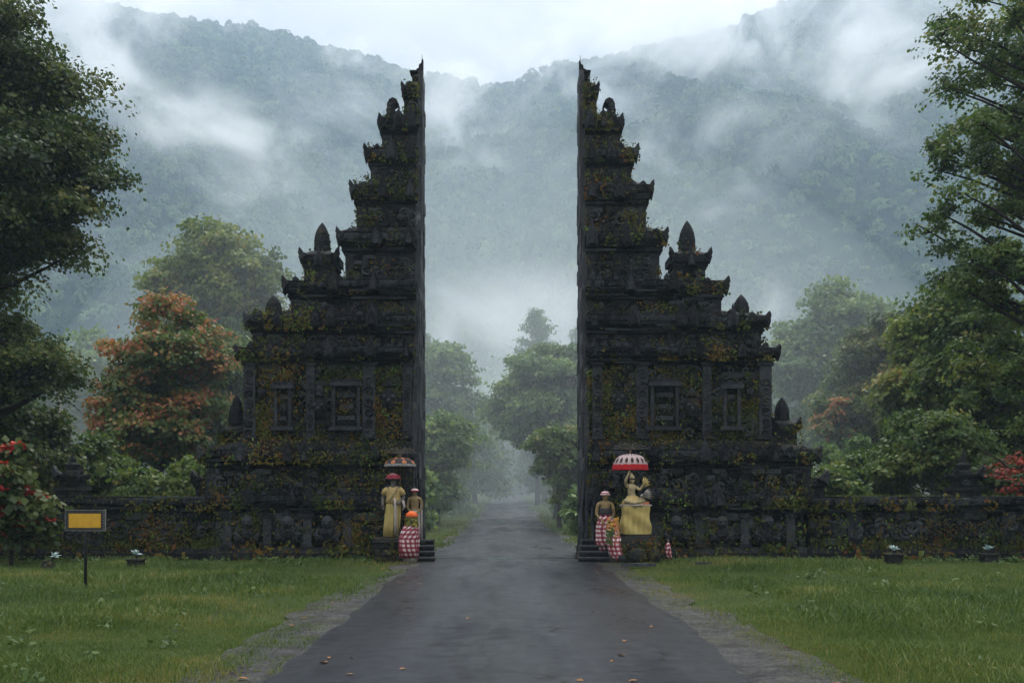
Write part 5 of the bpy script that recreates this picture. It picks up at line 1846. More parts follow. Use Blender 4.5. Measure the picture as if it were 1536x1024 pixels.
def statue_body(parent, mat, h=1.5, arms='clasped', lean=0.0, beard=False):
    """a standing carved figure facing the visitors (-y): body with face, arms and hands in one surface"""
    s = h / 1.72
    q = lambda x, y, z: (x * s + lean * z, y * s, z * s)
    j = {}
    j['pelvis'] = (*q(0, 0, .95), (.15 * s, .11 * s))
    j['waist'] = (*q(0, -.01, 1.08), (.13 * s, .10 * s))
    j['chest'] = (*q(0, -.01, 1.28), (.17 * s, .12 * s))
    j['neckb'] = (*q(0, .01, 1.43), (.085 * s, .075 * s))
    j['neck'] = (*q(0, .0, 1.49), (.055 * s, .055 * s))
    j['jaw'] = (*q(0, -.015, 1.56), (.075 * s, .085 * s))
    j['skull'] = (*q(0, -.005, 1.65), (.085 * s, .10 * s))
    b = [('pelvis', 'waist'), ('waist', 'chest'), ('chest', 'neckb'), ('neckb', 'neck'), ('neck', 'jaw'), ('jaw', 'skull')]
    for sd, n in ((-1, 'l'), (1, 'r')):
        j['sh' + n] = (*q(sd * .2, .0, 1.39), .068 * s)
        if arms == 'clasped':
            j['el' + n] = (*q(sd * .285, -.04, 1.12), .052 * s)
            j['wr' + n] = (*q(sd * .10, -.21, 1.02), .036 * s)
            dirn = (-sd * .8, -.15, -.1)
        elif arms == 'low':
            j['el' + n] = (*q(sd * .255, -.02, 1.10), .05 * s)
            j['wr' + n] = (*q(sd * .08, -.16, .90), .034 * s)
            dirn = (-sd * .35, -.1, -.9)
        else:
            j['el' + n] = (*q(sd * .3, .02, 1.14), .052 * s)
            j['wr' + n] = (*q(sd * .29 if sd < 0 else .16, -.12 if sd < 0 else -.22, .96), .036 * s)
            dirn = (0.1 if sd < 0 else -.7, -.2, -.8 if sd < 0 else -.1)
        j['hip' + n] = (*q(sd * .1, 0, .87), .095 * s)
        j['kn' + n] = (*q(sd * .11, -.02, .49), .062 * s)
        j['an' + n] = (*q(sd * .115, .0, .09), .042 * s)
        j['to' + n] = (*q(sd * .13, -.17, .035), (.042 * s, .028 * s))
        b += [('neckb', 'sh' + n), ('sh' + n, 'el' + n), ('el' + n, 'wr' + n), ('pelvis', 'hip' + n), ('hip' + n, 'kn' + n), ('kn' + n, 'an' + n), ('an' + n, 'to' + n)]
        fingers(j, b, 'wr' + n, n, s, dirn)
    o = skin_body('body', j, b, mat, parent)
    f = MB()
    c = Vector(q(0, -.02, 1.60))
    for sd in (-1, 1):
        f.ball((c.x + sd * .034 * s, c.y - .088 * s, c.z + .022 * s), (.017 * s, .012 * s, .012 * s), 8, 6)
        f.ball((c.x + sd * .036 * s, c.y - .088 * s, c.z + .044 * s), (.026 * s, .014 * s, .007 * s), 8, 5)
        f.ball((c.x + sd * .088 * s, c.y + .01 * s, c.z + .01 * s), (.014 * s, .024 * s, .038 * s), 8, 6)
    f.prism([(c.x - .02 * s, c.z - .03 * s), (c.x + .02 * s, c.z - .03 * s), (c.x + .007 * s, c.z + .03 * s), (c.x - .007 * s, c.z + .03 * s)], c.y - .122 * s, c.y - .06 * s, .3)
    f.ball((c.x, c.y - .088 * s, c.z - .055 * s), (.032 * s, .014 * s, .009 * s), 8, 5)
    if beard:
        f.loft([(c.x, c.y - .075 * s, c.z - .21 * s, .012 * s, .01 * s), (c.x, c.y - .07 * s, c.z - .15 * s, .05 * s, .03 * s), (c.x, c.y - .06 * s, c.z - .07 * s, .07 * s, .045 * s), (c.x, c.y - .05 * s, c.z - .02 * s, .06 * s, .03 * s)], 14, .06, 7)
    f.build('face', mat, parent, True)
    return s


def hat(parent, z, r, mats, name='cap', tiers=3, x=0, y=0):
    t = MB()
    t.loft([(x, y, z, r * .98, r * .98), (x, y, z + r * .12, r * 1.16, r * 1.16), (x, y, z + r * .26, r * 1.2, r * 1.2), (x, y, z + r * .34, r * 1.0, r * 1.0)], 22, .02, 9)
    o = t.build(name, mats[0], parent, True)
    t = MB()
    t.loft([(x, y, z + r * .30, r * 1.0, r * 1.0), (x, y, z + r * .42, r * 1.05, r * 1.05), (x, y, z + r * .55, r * 1.0, r * 1.0)], 22, .02, 9)
    t.build('band', mats[1], o, True)
    t = MB()
    t.loft([(x, y, z + r * .53, r * .98, r * .98), (x, y, z + r * .72, r * .86, r * .86), (x, y, z + r * .88, r * .58, r * .58), (x, y, z + r * .95, r * .1, r * .1)], 22, .03, 7)
    t.build('top', mats[2], o, True)


def parasol(label, base, h, r, dome, mats, motif, tilt=0.0, low=0.0, fr=.06):
    t = thing('ceremonial_parasol', label, 'parasol', base)
    p = MB()
    p.tube([(0, 0, low), (tilt * .5, 0, h * .5), (tilt, 0, h + .05)], [.017, .015, .012], 8)
    p.build('pole', M['wood'], t, True)
    c = MB()
    secs = []
    n = 9
    for i in range(n + 1):
        a = math.pi / 2 * i / n
        secs.append((tilt, 0, h - dome + dome * math.sin(a), max(.006, r * math.cos(a) ** .85), max(.006, r * math.cos(a) ** .85)))
    c.loft(secs, 32, .012, 16, 0.0, cap=False)
    # the underside, a shallow cone of ribs
    c.loft([(tilt, 0, h - dome, r * .985, r * .985), (tilt, 0, h - dome * .45, .03, .03)], 32, 0, 3, 0.0, cap=False)
    f = MB()
    f.loft([(tilt, 0, h - dome - fr, r * 1.035, r * 1.035), (tilt, 0, h - dome + .02, r * 1.012, r * 1.012), (tilt, 0, h - dome + .05, r * .99, r * .99)], 48, .014, 16, cap=False)
    f.build('fringe', mats[1], t, True)
    for k in range(motif[0]):
        a = 2 * math.pi * (k + .5) / motif[0]
        for (c0, c1, wd) in motif[1]:
            v, ff = [], []
            m = 6
            for i in range(m + 1):
                q = i / m
                el = c0 + (c1 - c0) * q
                wv = wd * math.sin(math.pi * (.06 + .9 * q)) ** (.8) * (1 - .35 * q)
                rr = r * math.cos(el) ** .85 + .008
                z = h - dome + dome * math.sin(el) + .006
                for e in (-1, 1):
                    v.append((tilt + rr * math.cos(a + e * wv), rr * math.sin(a + e * wv), z))
            for i in range(m): ff.append((i * 2, i * 2 + 1, i * 2 + 3, i * 2 + 2))
            c.add(v, ff, 1.0)
    c.build('canopy', mats[0], t, True)
    k = MB()
    k.ball((tilt, 0, h + .05), .03, 10, 6)
    k.tube([(tilt, 0, h + .06), (tilt, 0, h + .2)], [.012, .004], 6)
    k.build('finial', M['wood'], t, True)
    # carved tendrils that spread above the canopy
    k = MB()
    for a in np.linspace(.15, math.pi - .15, 9):
        L_ = r * 1.0
        k.tube([(tilt, 0, h + .10), (tilt + L_ * .45 * math.cos(a), .02, h + .10 + L_ * .32 * math.sin(a)), (tilt + L_ * math.cos(a), .0, h + .10 + L_ * .42 * math.sin(a)), (tilt + L_ * 1.12 * math.cos(a), 0, h + .06 + L_ * .34 * math.sin(a))], [.012, .011, .009, .004], 5)
    k.build('tendrils', M['statue'], t, True)
    return t


GZ = 0.02


def two_tone(name, a, b):
    m, nt, out = mat_base(name)
    x = NT(nt)
    c = x.mix(x.math('GREATER_THAN', x.attr('tint'), .5), a, b)
    c = x.mix(x.math('MULTIPLY', x.noise(7, 4, .6), .3), c, (.10, .08, .075))
    bsdf(x, out, c, .8, x.bump(x.noise(40, 2, .5), .3, .004), .2)
    return m


M['tone_dark'] = two_tone('black cloth with orange petals', (.016, .014, .015), (.36, .13, .055))
M['tone_white'] = two_tone('white cloth with black motifs', (.44, .34, .33), (.022, .014, .016))
# ---- steps at both gate feet
def steps(label, xc, s, seed):
    rg = np.random.default_rng(seed)
    t = thing('stone_steps', label, 'steps', (xc, 24.0, 0))
    for k in range(4):
        mb = MB()
        w = .42 - .02 * k
        mb.box(-w + s * .02 * k, w, -.52 + .2 * k, -.52 + .2 * k + .26, -.05 if k == 0 else .13 * k - .02, .13 * (k + 1) - .04, .5)
        mb.box(-w - .02 + s * .02 * k, w + .02, -.55 + .2 * k, -.52 + .2 * k + .22, .13 * (k + 1) - .036, .13 * (k + 1), .9)
        mb.build('step', M['ledge'], t)
    return t


steps('flight of four low stone steps at the foot of the left gate half', -2.16, -1, 1)
steps('flight of four low stone steps at the foot of the right gate half', 2.10, 1, 2)

# ---- left group -----------------------------------------------------------------
d = 23.95
# mossy ledge carrying the bearded statue
b = P(590, 806, d)
t = thing('stone_ledge', 'mossy stone block carrying the bearded statue in yellow robes', 'plinth', (b.x, d, 0))
mb = MB(); mb.box(-.42, .42, -.36, .36, -.1, b.z - .1, .4); mb.box(-.46, .46, -.4, .36, b.z - .098, b.z, .7)
rgx = np.random.default_rng(3); ashlar(mb, -.42, .42, 0, b.z - .1, -.36, rgx, .3, .15, .05)
mb.build('block', M['mossrock'], t)
g = MB(); creep(g, -.42, .42, 0, b.z, -.4, 14, rgx, (.05, .1), .12); g.build('moss', M['creeper'], t)['kind'] = 'stuff'

t = thing('guardian_statue', 'bearded stone guardian in yellow robes and checked turban under the orange and black parasol', 'statue', (b.x, d, b.z), .0)
s = statue_body(t, M['statue'], 1.45, 'guard', 0.0, True)
mb = MB()   # long skirt
mb.loft([(-.06, -.02, .03, .16, .13, 1.2), (-.04, -.02, .3, .17, .14, 1.1), (-.02, -.02, .55, .175, .145, .9), (0, -.01, .78, .165, .135, .6), (0, -.01, .93, .145, .12, .3)], 44, .14, 9)
mb.build('skirt', M['yellow'], t, True)
mb = MB()   # upper robe over chest and shoulders
mb.loft([(.02, -.005, .82, .19, .15, 1), (.01, -.01, .92, .165, .14, .8), (0, -.01, 1.0, .155, .13, .6), (0, -.005, 1.12, .17, .135, .4), (0, .0, 1.18, .18, .115, .2), (0, .005, 1.23, .10, .08, .1)], 44, .10, 9)
o = mb.build('robe', M['ochre'], t, True)
mb = MB()
for sd in (-1, 1):
    mb.tube([(sd * .14, 0, 1.18), (sd * .20, .005, 1.12), (sd * .235, .012, 1.03)], [.06, .066, .072], 12)
mb.build('sleeve', M['ochre'], t, True)
mb = MB()   # sash ends hanging in front
mb.tube([(.06, -.19, .95), (.07, -.205, .7), (.075, -.19, .35), (.07, -.19, .1)], [.03, .034, .034, .036], 8)
mb.tube([(.24, -.1, .9), (.27, -.1, .75), (.22, -.12, .6)], [.032, .035, .028], 8)
mb.build('sash', M['white'], t, True)
mb = MB()   # beaded cord across the chest
for i in range(22):
    q = i / 21
    mb.ball((.13 - .2 * q, -.145 - .02 * math.sin(q * 3.1), 1.22 - .30 * q), .018, 7, 5)
for i in range(16):
    a = math.pi * i / 15
    mb.ball((.1 * math.cos(a), -.125, 1.2 - .12 * math.sin(a)), .015, 7, 5)
mb.build('bead_cord', M['cream'], t, True)
hat(t, 1.395, .155, (M['check'], M['redcloth'], M['check']), 'turban')

bu = P(600, 742, 24.18)
parasol('orange and black parasol with pale brim over the bearded statue in yellow', (bu.x, 24.22, 0), P(600, 686, 24.2).z, .375, .2, (M['tone_dark'], M['signedge']), (8, [(.16, .72, .2), (.85, 1.35, .24)]), fr=.015)

b2 = P(622, 800, 24.25)
t = thing('guardian_statue', 'slim stone figure in a small striped cap behind the orange topped draped statue', 'statue', (b2.x, 24.26, .5), 0)
statue_body(t, M['tan'], 1.24, 'low')
mb = MB(); mb.loft([(0, 0, .0, .15, .12), (0, 0, .3, .16, .13), (0, 0, .6, .14, .115), (0, 0, .72, .12, .10)], 30, .05, 8); mb.build('sarong', M['white'], t, True)
hat(t, 1.175, .088, (M['redcloth'], M['pinkstripe'], M['pinkstripe']))
mb = MB(); mb.tube([(.16, -.02, .95), (.175, -.03, .5), (.17, -.03, .0)], [.022, .026, .03], 8); mb.build('hanging_cloth', M['white'], t, True)
t = thing('stone_ledge', 'narrow stone block under the slim statue beside the left steps', 'plinth', (b2.x, 24.26, 0))
mb = MB(); mb.box(-.24, .24, -.2, .2, -.1, .44, .4); mb.box(-.26, .26, -.22, .2, .44, .5, .7); mb.build('block', M['mossrock'], t)

b3 = P(615, 836, 23.35)
t = thing('draped_statue', 'squat statue in an orange headcloth wrapped in red and white checked cloth', 'statue', (b3.x, 23.4, 0), 0)
mb = MB()
mb.loft([(0, 0, .0, .17, .15), (0, 0, .12, .18, .16), (0, 0, .14, .13, .12), (0, 0, .7, .12, .11)], 12, .02, 4)
mb.tube([(.1, -.08, .16), (.1, -.13, .02)], [.04, .045], 7); mb.tube([(-.05, -.08, .16), (-.05, -.13, .02)], [.04, .045], 7)
mb.build('pedestal', M['statue'], t, True)
mb = MB()
mb.loft([(-.02, -.01, .13, .20, .16, 1.1), (-.03, -.01, .35, .215, .17, 1), (-.03, -.01, .55, .225, .17, .8), (-.01, 0, .75, .20, .15, .5), (.02, 0, .88, .165, .13, .3), (.02, 0, .93, .1, .08, .2)], 48, .12, 8)
mb.build('checked_wrap', M['check'], t, True)
mb = MB()
rgx = np.random.default_rng(5)
k = 260
ang = rgx.uniform(0, 6.28, k)
C = np.stack([.03 + np.cos(ang) * .16, np.sin(ang) * .13, rgx.uniform(.87, 1.08, k)], -1)
leaves(mb, C, np.stack([np.cos(ang), np.sin(ang), 0 * ang + .3], -1), rgx.uniform(.04, .085, k), rgx, rgx.uniform(0, .55, k).astype(np.float32), .4, .35)
mb.build('leaf_collar', M['flower'], t)
mb = MB(); mb.ball((.03, 0, 1.04), (.11, .10, .13), 16, 10); mb.ball((.03, -.1, 1.03), (.018, .03, .025), 8, 6); mb.ball((-.01, -.09, 1.06), (.014, .012, .01), 6, 5); mb.ball((.07, -.09, 1.06), (.014, .012, .01), 6, 5); mb.ball((.03, -.095, .985), (.03, .012, .009), 6, 5)
mb.build('head', M['tan'], t, True)
mb = MB(); mb.loft([(.03, 0, 1.07, .125, .12), (.03, 0, 1.11, .14, .13), (.03, 0, 1.17, .115, .11), (.03, 0, 1.22, .04, .04)], 22, .07, 6); mb.build('headcloth', M['orange'], t, True)

# ---- right group ----------------------------------------------------------------
b4 = P(908, 826, 23.95)
t = thing('guardian_statue', 'standing stone figure in a pink striped cap and long checked sarong, right of the drive', 'statue', (b4.x, 24.0, .2), 0)
statue_body(t, M['tan'], 1.46, 'low')
mb = MB(); mb.loft([(-.04, -.02, .04, .15, .13), (-.03, -.02, .3, .19, .15), (-.01, -.01, .6, .205, .155), (0, -.01, .82, .18, .145), (0, -.005, .93, .155, .125)], 48, .11, 8); mb.build('sarong', M['check'], t, True)
mb = MB(); mb.loft([(0, -.005, .88, .168, .13), (0, -.005, .95, .165, .13), (0, -.005, 1.08, .14, .11)], 28, .03, 8); mb.build('waist_cloth', M['dark'], t, True)
hat(t, 1.39, .105, (M['pinkstripe'], M['redcloth'], M['pinkstripe']))
t = thing('stone_ledge', 'low stone block under the statue in the pink striped cap', 'plinth', (b4.x, 24.0, 0))
mb = MB(); mb.box(-.3, .3, -.28, .28, -.1, .15, .4); mb.box(-.33, .33, -.31, .28, .151, .2, .7); mb.build('block', M['mossrock'], t)

b5 = P(921, 838, 23.3)
t = thing('draped_statue', 'short flower decked statue in checked cloth between the capped statue and yellow pedestal', 'statue', (b5.x, 23.4, 0), 0)
mb = MB(); mb.loft([(.03, 0, .0, .13, .12), (.0, 0, .5, .12, .11), (-.03, 0, .95, .09, .09)], 12, .03, 4); mb.ball((-.03, 0, .98), (.09, .085, .1), 14, 9)
for sd in (-1, 1): mb.ball((-.03 + sd * .035, -.078, 1.0), (.013, .012, .01), 6, 5)
mb.ball((-.03, -.085, .965), (.014, .02, .02), 6, 5)
mb.build('body', M['statue'], t, True)
mb = MB(); mb.loft([(.09, -.04, .06, .11, .09), (.06, -.03, .2, .15, .12), (.02, -.01, .42, .15, .13), (-.0, 0, .62, .14, .12)], 44, .13, 7); mb.build('checked_wrap', M['check'], t, True)
mb = MB()
rgx = np.random.default_rng(6); k = 420
ang = rgx.uniform(0, 6.28, k); hh = rgx.uniform(.45, 1.08, k)
C = np.stack([-.02 + np.cos(ang) * .145 * (1.15 - .45 * (hh - .45)), np.sin(ang) * .13, hh], -1)
tn = np.where(hh > .8, rgx.uniform(.35, .85, k), np.where(np.cos(ang) > .3, rgx.uniform(.55, 1, k), rgx.choice([.0, .1, 1.0], k, p=[.5, .3, .2])))
leaves(mb, C, np.stack([np.cos(ang), np.sin(ang) - .4, 0 * ang + .3], -1), rgx.uniform(.035, .08, k), rgx, tn.astype(np.float32), .3, .4)
mb.build('flowers', M['flower'], t)

# mossy rock base, pedestal with yellow cloth, tray and seated figure
b6 = P(958, 845, 23.3)
xb = b6.x
t = thing('mossy_plinth', 'rough mossy stone plinth under the yellow draped pedestal', 'plinth', (xb, 23.75, 0))
mb = MB()
mb.box(-.55, .5, -.34, .38, -.1, .36, .4); mb.box(-.6, .52, -.38, .38, .361, .52, .6); mb.box(-.44, .46, -.30, .36, .521, .62, .7)
rgx = np.random.default_rng(8)
ashlar(mb, -.55, .5, 0, .36, -.34, rgx, .34, .18, .07)
mb.build('block', M['mossrock'], t)
for (cx_, cz_, rx, rz) in ((-.02, .17, .25, .2), (.36, .18, .17, .19), (-.4, .1, .13, .12)):
    mb = MB(); mb.ball((cx_, -.40, cz_), (rx, .13, rz), 14, 9); mb.build('boulder', M['mossrock'], t, True)
g = MB(); creep(g, -.55, .5, .0, .55, -.4, 22, rgx, (.04, .09), .14); g.build('moss', M['creeper'], t)['kind'] = 'stuff'

t = thing('draped_pedestal', 'square pedestal wrapped in a gathered yellow cloth, carrying the winged seated figure', 'pedestal', (xb - .02, 23.72, .62))
mb = MB()
mb.box(-.28, .28, -.22, .25, .0, .70, .3); mb.build('core', M['statue'], t)
# cloth: a pleated sheet wrapped round three sides with slanting folds
v, f, uv = [], [], []
nu, nv = 70, 26
for jv in range(nv + 1):
    q = jv / nv
    z = .07 + .66 * q
    for iu in range(nu + 1):
        p = iu / nu
        L_ = p * (.27 * 2 + .62)
        if L_ < .27: x0, y0, nx, ny = -.31, .25 - L_ / .27 * .5, -1, 0
        elif L_ > .27 + .62: x0, y0, nx, ny = .31, -.25 + (L_ - .89) / .27 * .5, 1, 0
        else: x0, y0, nx, ny = -.31 + (L_ - .27), -.25, 0, -1
        fold = .017 * math.sin(L_ * 44 + 7.5 * (1 - q) * (p - .25)) * (1.0 - .55 * q) + .03 * math.sin((x0 + .31) * 11 - (1 - q) * 7.0) * math.sin(math.pi * min(1, q + .12))
        fold += .03 * (1 - q) ** 2
        sag = -.03 * math.sin(math.pi * p) * (1 - q) * .5
        v.append((x0 + nx * fold, y0 + ny * fold, z + sag)); uv.append((L_, z))
for jv in range(nv):
    for iu in range(nu):
        a = jv * (nu + 1) + iu
        f.append((a, a + 1, a + nu + 2, a + nu + 1))
mb = MB(); mb.add(v, f, .5, uv); mb.build('yellow_cloth', M['yellow'], t, True)
mb = MB()
mb.loft([(0, 0, .705, .36, .27), (0, 0, .735, .38, .29), (0, 0, .755, .37, .28)], 30, .03, 11); mb.build('tray', M['white'], t, True)
mb = MB()
k = 300
ang = rgx.uniform(0, 6.28, k); rr = rgx.uniform(.5, 1, k) ** .5
C = np.stack([np.cos(ang) * .34 * rr, np.sin(ang) * .25 * rr, .76 + rgx.uniform(0, .05, k)], -1)
leaves(mb, C, np.stack([np.cos(ang), np.sin(ang) - .3, 0 * ang + .9], -1), rgx.uniform(.04, .08, k), rgx, np.where(C[:, 0] > .12, rgx.uniform(.6, .95, k), rgx.choice([.45, .5, .95, .2], k)).astype(np.float32), .2, .4)
mb.build('offerings', M['flower'], t)

# the seated figure: legs folded, one arm raised holding a wing-like plume
t = thing('seated_statue', 'cream seated figure with raised arms and a white wing under the white parasol', 'statue', (xb - .02, 23.74, 1.375))
j = {'pelvis': (-.06, 0, .10, (.13, .11)), 'waist': (-.09, -.01, .22, (.10, .085)), 'chest': (-.11, -.02, .36, (.115, .085)), 'neckb': (-.10, -.02, .45, .06), 'neck': (-.09, -.03, .49, .042), 'jaw': (-.085, -.05, .535, (.05, .055)), 'skull': (-.085, -.045, .59, (.055, .062)),
     'shl': (-.21, -.02, .42, .048), 'ell': (-.25, -.10, .56, .038), 'wrl': (-.20, -.13, .68, .026), 'shr': (.0, -.02, .42, .048), 'elr': (.10, -.10, .34, .038), 'wrr': (.17, -.14, .47, .026),
     'hl': (-.14, -.03, .07, .085), 'kl': (-.28, -.20, .09, .06), 'al': (-.10, -.27, .035, .038), 'tl': (.0, -.28, .03, .03), 'hr': (.02, -.03, .07, .085), 'kr': (.2, -.2, .09, .06), 'ar': (.02, -.25, .05, .038), 'tr': (-.06, -.27, .05, .03)}
bb = [('pelvis', 'waist'), ('waist', 'chest'), ('chest', 'neckb'), ('neckb', 'neck'), ('neck', 'jaw'), ('jaw', 'skull'), ('neckb', 'shl'), ('shl', 'ell'), ('ell', 'wrl'), ('neckb', 'shr'), ('shr', 'elr'), ('elr', 'wrr'),
      ('pelvis', 'hl'), ('hl', 'kl'), ('kl', 'al'), ('al', 'tl'), ('pelvis', 'hr'), ('hr', 'kr'), ('kr', 'ar'), ('ar', 'tr')]
fingers(j, bb, 'wrl', 'l', .75, (.35, -.1, .9)); fingers(j, bb, 'wrr', 'r', .75, (.2, -.1, .9))
skin_body('body', j, bb, M['cream'], t)
mb = MB()
c = Vector((-.085, -.055, .565))
for sd in (-1, 1):
    mb.ball((c.x + sd * .022, c.y - .055, c.z + .015), (.011, .008, .008), 6, 5); mb.ball((c.x + sd * .056, c.y, c.z), (.009, .015, .024), 6, 5)
mb.ball((c.x, c.y - .064, c.z - .008), (.011, .014, .02), 6, 5); mb.ball((c.x, c.y - .055, c.z - .036), (.02, .009, .006), 6, 5)
mb.loft([(-.085, -.045, .61, .062, .068), (-.085, -.04, .65, .06, .065), (-.09, -.035, .70, .035, .035), (-.1, -.03, .755, .01, .01)], 14, .06, 5)
mb.build('face', M['cream'], t, True)
mb = MB()
mb.loft([(-.03, -.08, .0, .30, .2), (-.04, -.06, .07, .27, .18), (-.06, -.03, .14, .17, .14), (-.08, -.01, .2, .12, .1)], 30, .06, 8); mb.build('folded_robe', M['ochre'], t, True)
mb = MB()   # plume of the raised hand and pale wing
for k in range(5):
    a = .35 + .28 * k
    mb.prism([(.17, .40), (.17 + .10 * math.cos(a) + .02, .40 + .14 * math.sin(a)), (.17 + .2 * math.cos(a), .40 + .27 * math.sin(a)), (.17 + .10 * math.cos(a) - .03, .40 + .16 * math.sin(a) + .02)], -.12 - .012 * k, -.085 - .012 * k, .1)
mb.build('plume', M['yellow'], t, True)
mb = MB()
for k in range(6):
    a = -.25 + .22 * k
    mb.prism([(.12, .20), (.12 + .13 * math.cos(a), .20 + .13 * math.sin(a) - .025), (.12 + .26 * math.cos(a), .20 + .24 * math.sin(a)), (.12 + .14 * math.cos(a), .20 + .15 * math.sin(a) + .025)], -.27 - .011 * k, -.235 - .011 * k, .12)
mb.ball((.14, -.24, .2), (.06, .05, .05), 10, 7)
mb.build('wing', M['white'], t, True)

bu = P(946, 742, 24.0)
parasol('white and red domed parasol with black motifs over the yellow draped shrine', (bu.x, 24.08, 0.0), P(946, 680, 24).z, .42, .31, (M['tone_white'], M['redband']), (18, [(.24, .74, .11), (1.0, 1.35, .08)]), fr=.085)

# small bit of checked cloth hanging on a stake
b7 = P(1003, 838, 23.7)
t = thing('draped_post', 'small post wrapped in red checked cloth at the right foot of the yellow shrine', 'post', (b7.x, 23.8, 0))
mb = MB(); mb.tube([(0, 0, -.1), (0, 0, .5)], [.03, .025], 7); mb.ball((0, 0, .51), .035, 8, 6); mb.build('stake', M['wood'], t, True)
mb = MB(); mb.loft([(.03, 0, .06, .065, .06), (.01, 0, .2, .08, .07), (-.01, 0, .34, .065, .06), (0, 0, .46, .035, .035)], 24, .12, 5); mb.build('checked_wrap', M['check'], t, True)

# flat stones and a few loose blocks
for i, (px, py, w, l, lb) in enumerate([(958, 848, .42, .12, 'flat pale slab in front of the mossy plinth of the yellow shrine'), (1055, 846, .2, .1, 'flat stone lying in the grass right of the checked post')]):
    dd = F * 1.56 / (py - HY)
    p = P(px, py, dd)
    mb = MB()
    rgx = np.random.default_rng(60 + i)
    o = [(w * math.cos(a) * rgx.uniform(.85, 1.1), l * math.sin(a) * rgx.uniform(.8, 1.1)) for a in np.linspace(0, 6.28, 10)[:-1]]
    n = len(o)
    v = [(x_, y_, .0) for x_, y_ in o] + [(x_ * .96, y_ * .94, .06) for x_, y_ in o]
    mb.add(v, [tuple(range(n, 2 * n))] + [(a, (a + 1) % n, (a + 1) % n + n, a + n) for a in range(n)], .8)
    o_ = mb.build('flat_stone', M['ledge'])
    o_.location = (p.x, dd, .03)
    tag(o_, lb, 'stone')

# ---- planters on the lawn
def planter(label, px, py, kind, seed, sc=1.0):
    rg = np.random.default_rng(seed)
    d = F * 1.6 / (py - HY)
    p = P(px, py, d)
    t = thing('stone_planter', label, 'planter', (p.x, d, 0))
    mb = MB()
    if kind == 'box':
        mb.box(-.17 * sc, .17 * sc, -.14, .14, -.05, .17 * sc, .4)
        mb.frustum((-.17 * sc, .17 * sc, -.14, .14), (-.2 * sc, .2 * sc, -.16, .16), .172 * sc, .20 * sc, .5)
        mb.box(-.2 * sc, .2 * sc, -.16, .16, .201 * sc, .235 * sc, .6)
    else:
        for _ in range(7):
            a = rg.uniform(0, 6.28)
            mb.ball((.13 * math.cos(a), .1 * math.sin(a), rg.uniform(.03, .12)), (rg.uniform(.09, .14), .1, rg.uniform(.06, .1)), 9, 7, rg.random())
    mb.build('pot', M['mossrock'], t)
    z0 = .2 * sc if kind == 'box' else .14
    st = MB()
    st.tube([(0, 0, z0 - .06), (.015, 0, z0 + .06), (.03 if kind != 'box' else 0, 0, z0 + .13)], [.022, .018, .014], 6)
    st.build('stem', M['bark'], t, True)
    lf = MB()
    xo = .05 if kind != 'box' else 0
    for k in range(20):
        a = rg.uniform(0, 6.28); el = rg.uniform(.1, 1.35)
        L_ = rg.uniform(.11, .19)
        dv = np.array([math.cos(a) * math.cos(el), math.sin(a) * math.cos(el), math.sin(el)])
        sd = np.array([-math.sin(a), math.cos(a), 0])
        p0 = np.array([xo, 0, z0 + .11]); w = .032
        up = np.cross(sd, dv) * .012
        p3 = p0 + dv * L_ + np.array([0, 0, -.02])
        v = [p0 - sd * .008, p0 + sd * .008, p0 + dv * L_ * .55 + sd * w, p0 + dv * L_ * .55 - sd * w, p3, p0 + dv * L_ * .55 - up]
        lf.add(v, [(0, 1, 5), (1, 2, 5), (2, 4, 5), (4, 3, 5), (3, 0, 5)], float(rg.random()))
    lf.build('leaves', M['paleleaf'], t)


planter('mossy rubble planter with a pale rosette, leftmost on the lawn before the wall', 78, 853, 'rock', 1)
planter('squared stone planter with a pale rosette behind the yellow sign, right of its post', 204, 851, 'box', 2, .85)
planter('brown box planter with a pale upright rosette on the right lawn', 1340, 845, 'box', 3)
planter('low dark planter with a pale rosette, nearest the right end of the wall', 1483, 844, 'box', 4, .95)

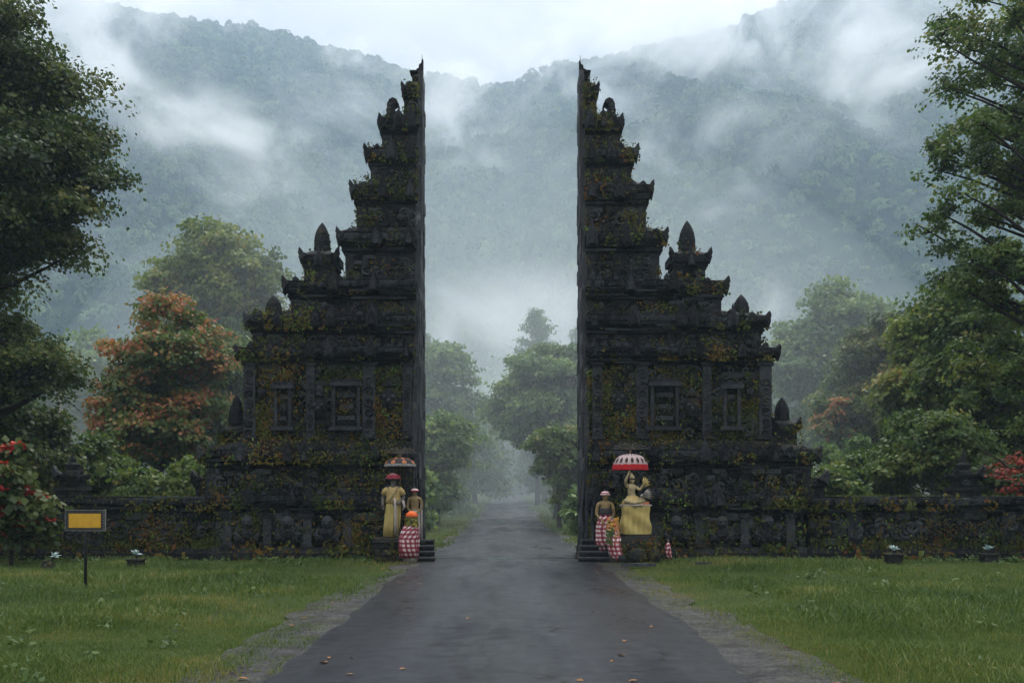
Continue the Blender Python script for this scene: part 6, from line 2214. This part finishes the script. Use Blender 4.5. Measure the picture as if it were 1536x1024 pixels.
# ---- yellow sign on a post
d = F * 1.6 / (884 - HY)
p = P(127, 884, d)
t = thing('yellow_sign', 'blank yellow sign in a dark frame on a thin post in the left lawn', 'sign', (p.x, d, 0), math.radians(-4))
zt, zb = P(0, 765, d).z, P(0, 795, d).z
mb = MB(); mb.tube([(0, .03, -.2), (0, .03, zb - .05), (.01, .03, zt - .05)], [.026, .025, .024], 8); mb.build('post', M['metal'], t, True)
hw = 30.5 * d / F
xo = .015
mb = MB(); mb.box(xo - hw, xo + hw, -.012, .012, zb, zt, .5); bo = mb.build('board', M['metal'], t)
mb = MB(); e = .008
for (x0, x1, z0, z1) in ((xo - hw - e, xo + hw + e, zt, zt + e), (xo - hw - e, xo + hw + e, zb - e, zb), (xo - hw - e, xo - hw, zb + .001, zt - .001), (xo + hw, xo + hw + e, zb + .001, zt - .001)):
    mb.box(x0, x1, -.018, .014, z0, z1, .5)
for k in range(7):
    q = zb + (zt - zb) * (k + .5) / 7
    mb.box(xo + hw - .03, xo + hw - .015, -.016, -.010, q - .008, q + .008, .9)
mb.build('rim', M['signedge'], bo)
mb = MB(); mb.box(xo - hw + .06, xo + hw - .07, -.020, -.008, zb + .045, zt - .055, .5); mb.build('yellow_panel', M['signyellow'], bo)

# ---- utility pole with two wires
d = 46.0
b = P(91, 745, d); top = P(91, 573, d)
t = thing('utility_pole', 'thin grey utility pole beyond the wall left of the red leaved tree', 'pole', (b.x, d, 0))
mb = MB(); mb.tube([(0, 0, -.3), (0, 0, top.z)], [.11, .07], 10); mb.build('shaft', M['signedge'], t, True)
mb = MB(); za = P(0, 603, d).z
mb.box(-.25, .25, -.05, .05, za - .05, za + .05, .5)
for sx in (-.2, .2): mb.loft([(sx, 0, za + .05, .03, .03), (sx, 0, za + .09, .045, .045), (sx, 0, za + .14, .03, .03), (sx, 0, za + .17, .02, .02)], 10, 0, 3)
mb.build('crossarm', M['metal'], t, True)
for (tx, ty, td, lb) in ((-60, 640, 40, 'sagging dark wire running left from the utility pole'), (215, 655, 52, 'sagging dark wire running right from the utility pole into the red leaved tree')):
    a = Vector((b.x + (-.2 if tx < 91 else .2), d, za + .17)); e_ = P(tx, ty, td)
    pts = [a.lerp(e_, q) + Vector((0, 0, -.5 * math.sin(math.pi * q))) for q in np.linspace(0, 1, 12)]
    mb = MB(); mb.tube(pts, .024, 5)
    tag(mb.build('wire', M['metal']), lb, 'wire', 'wires on the utility pole')
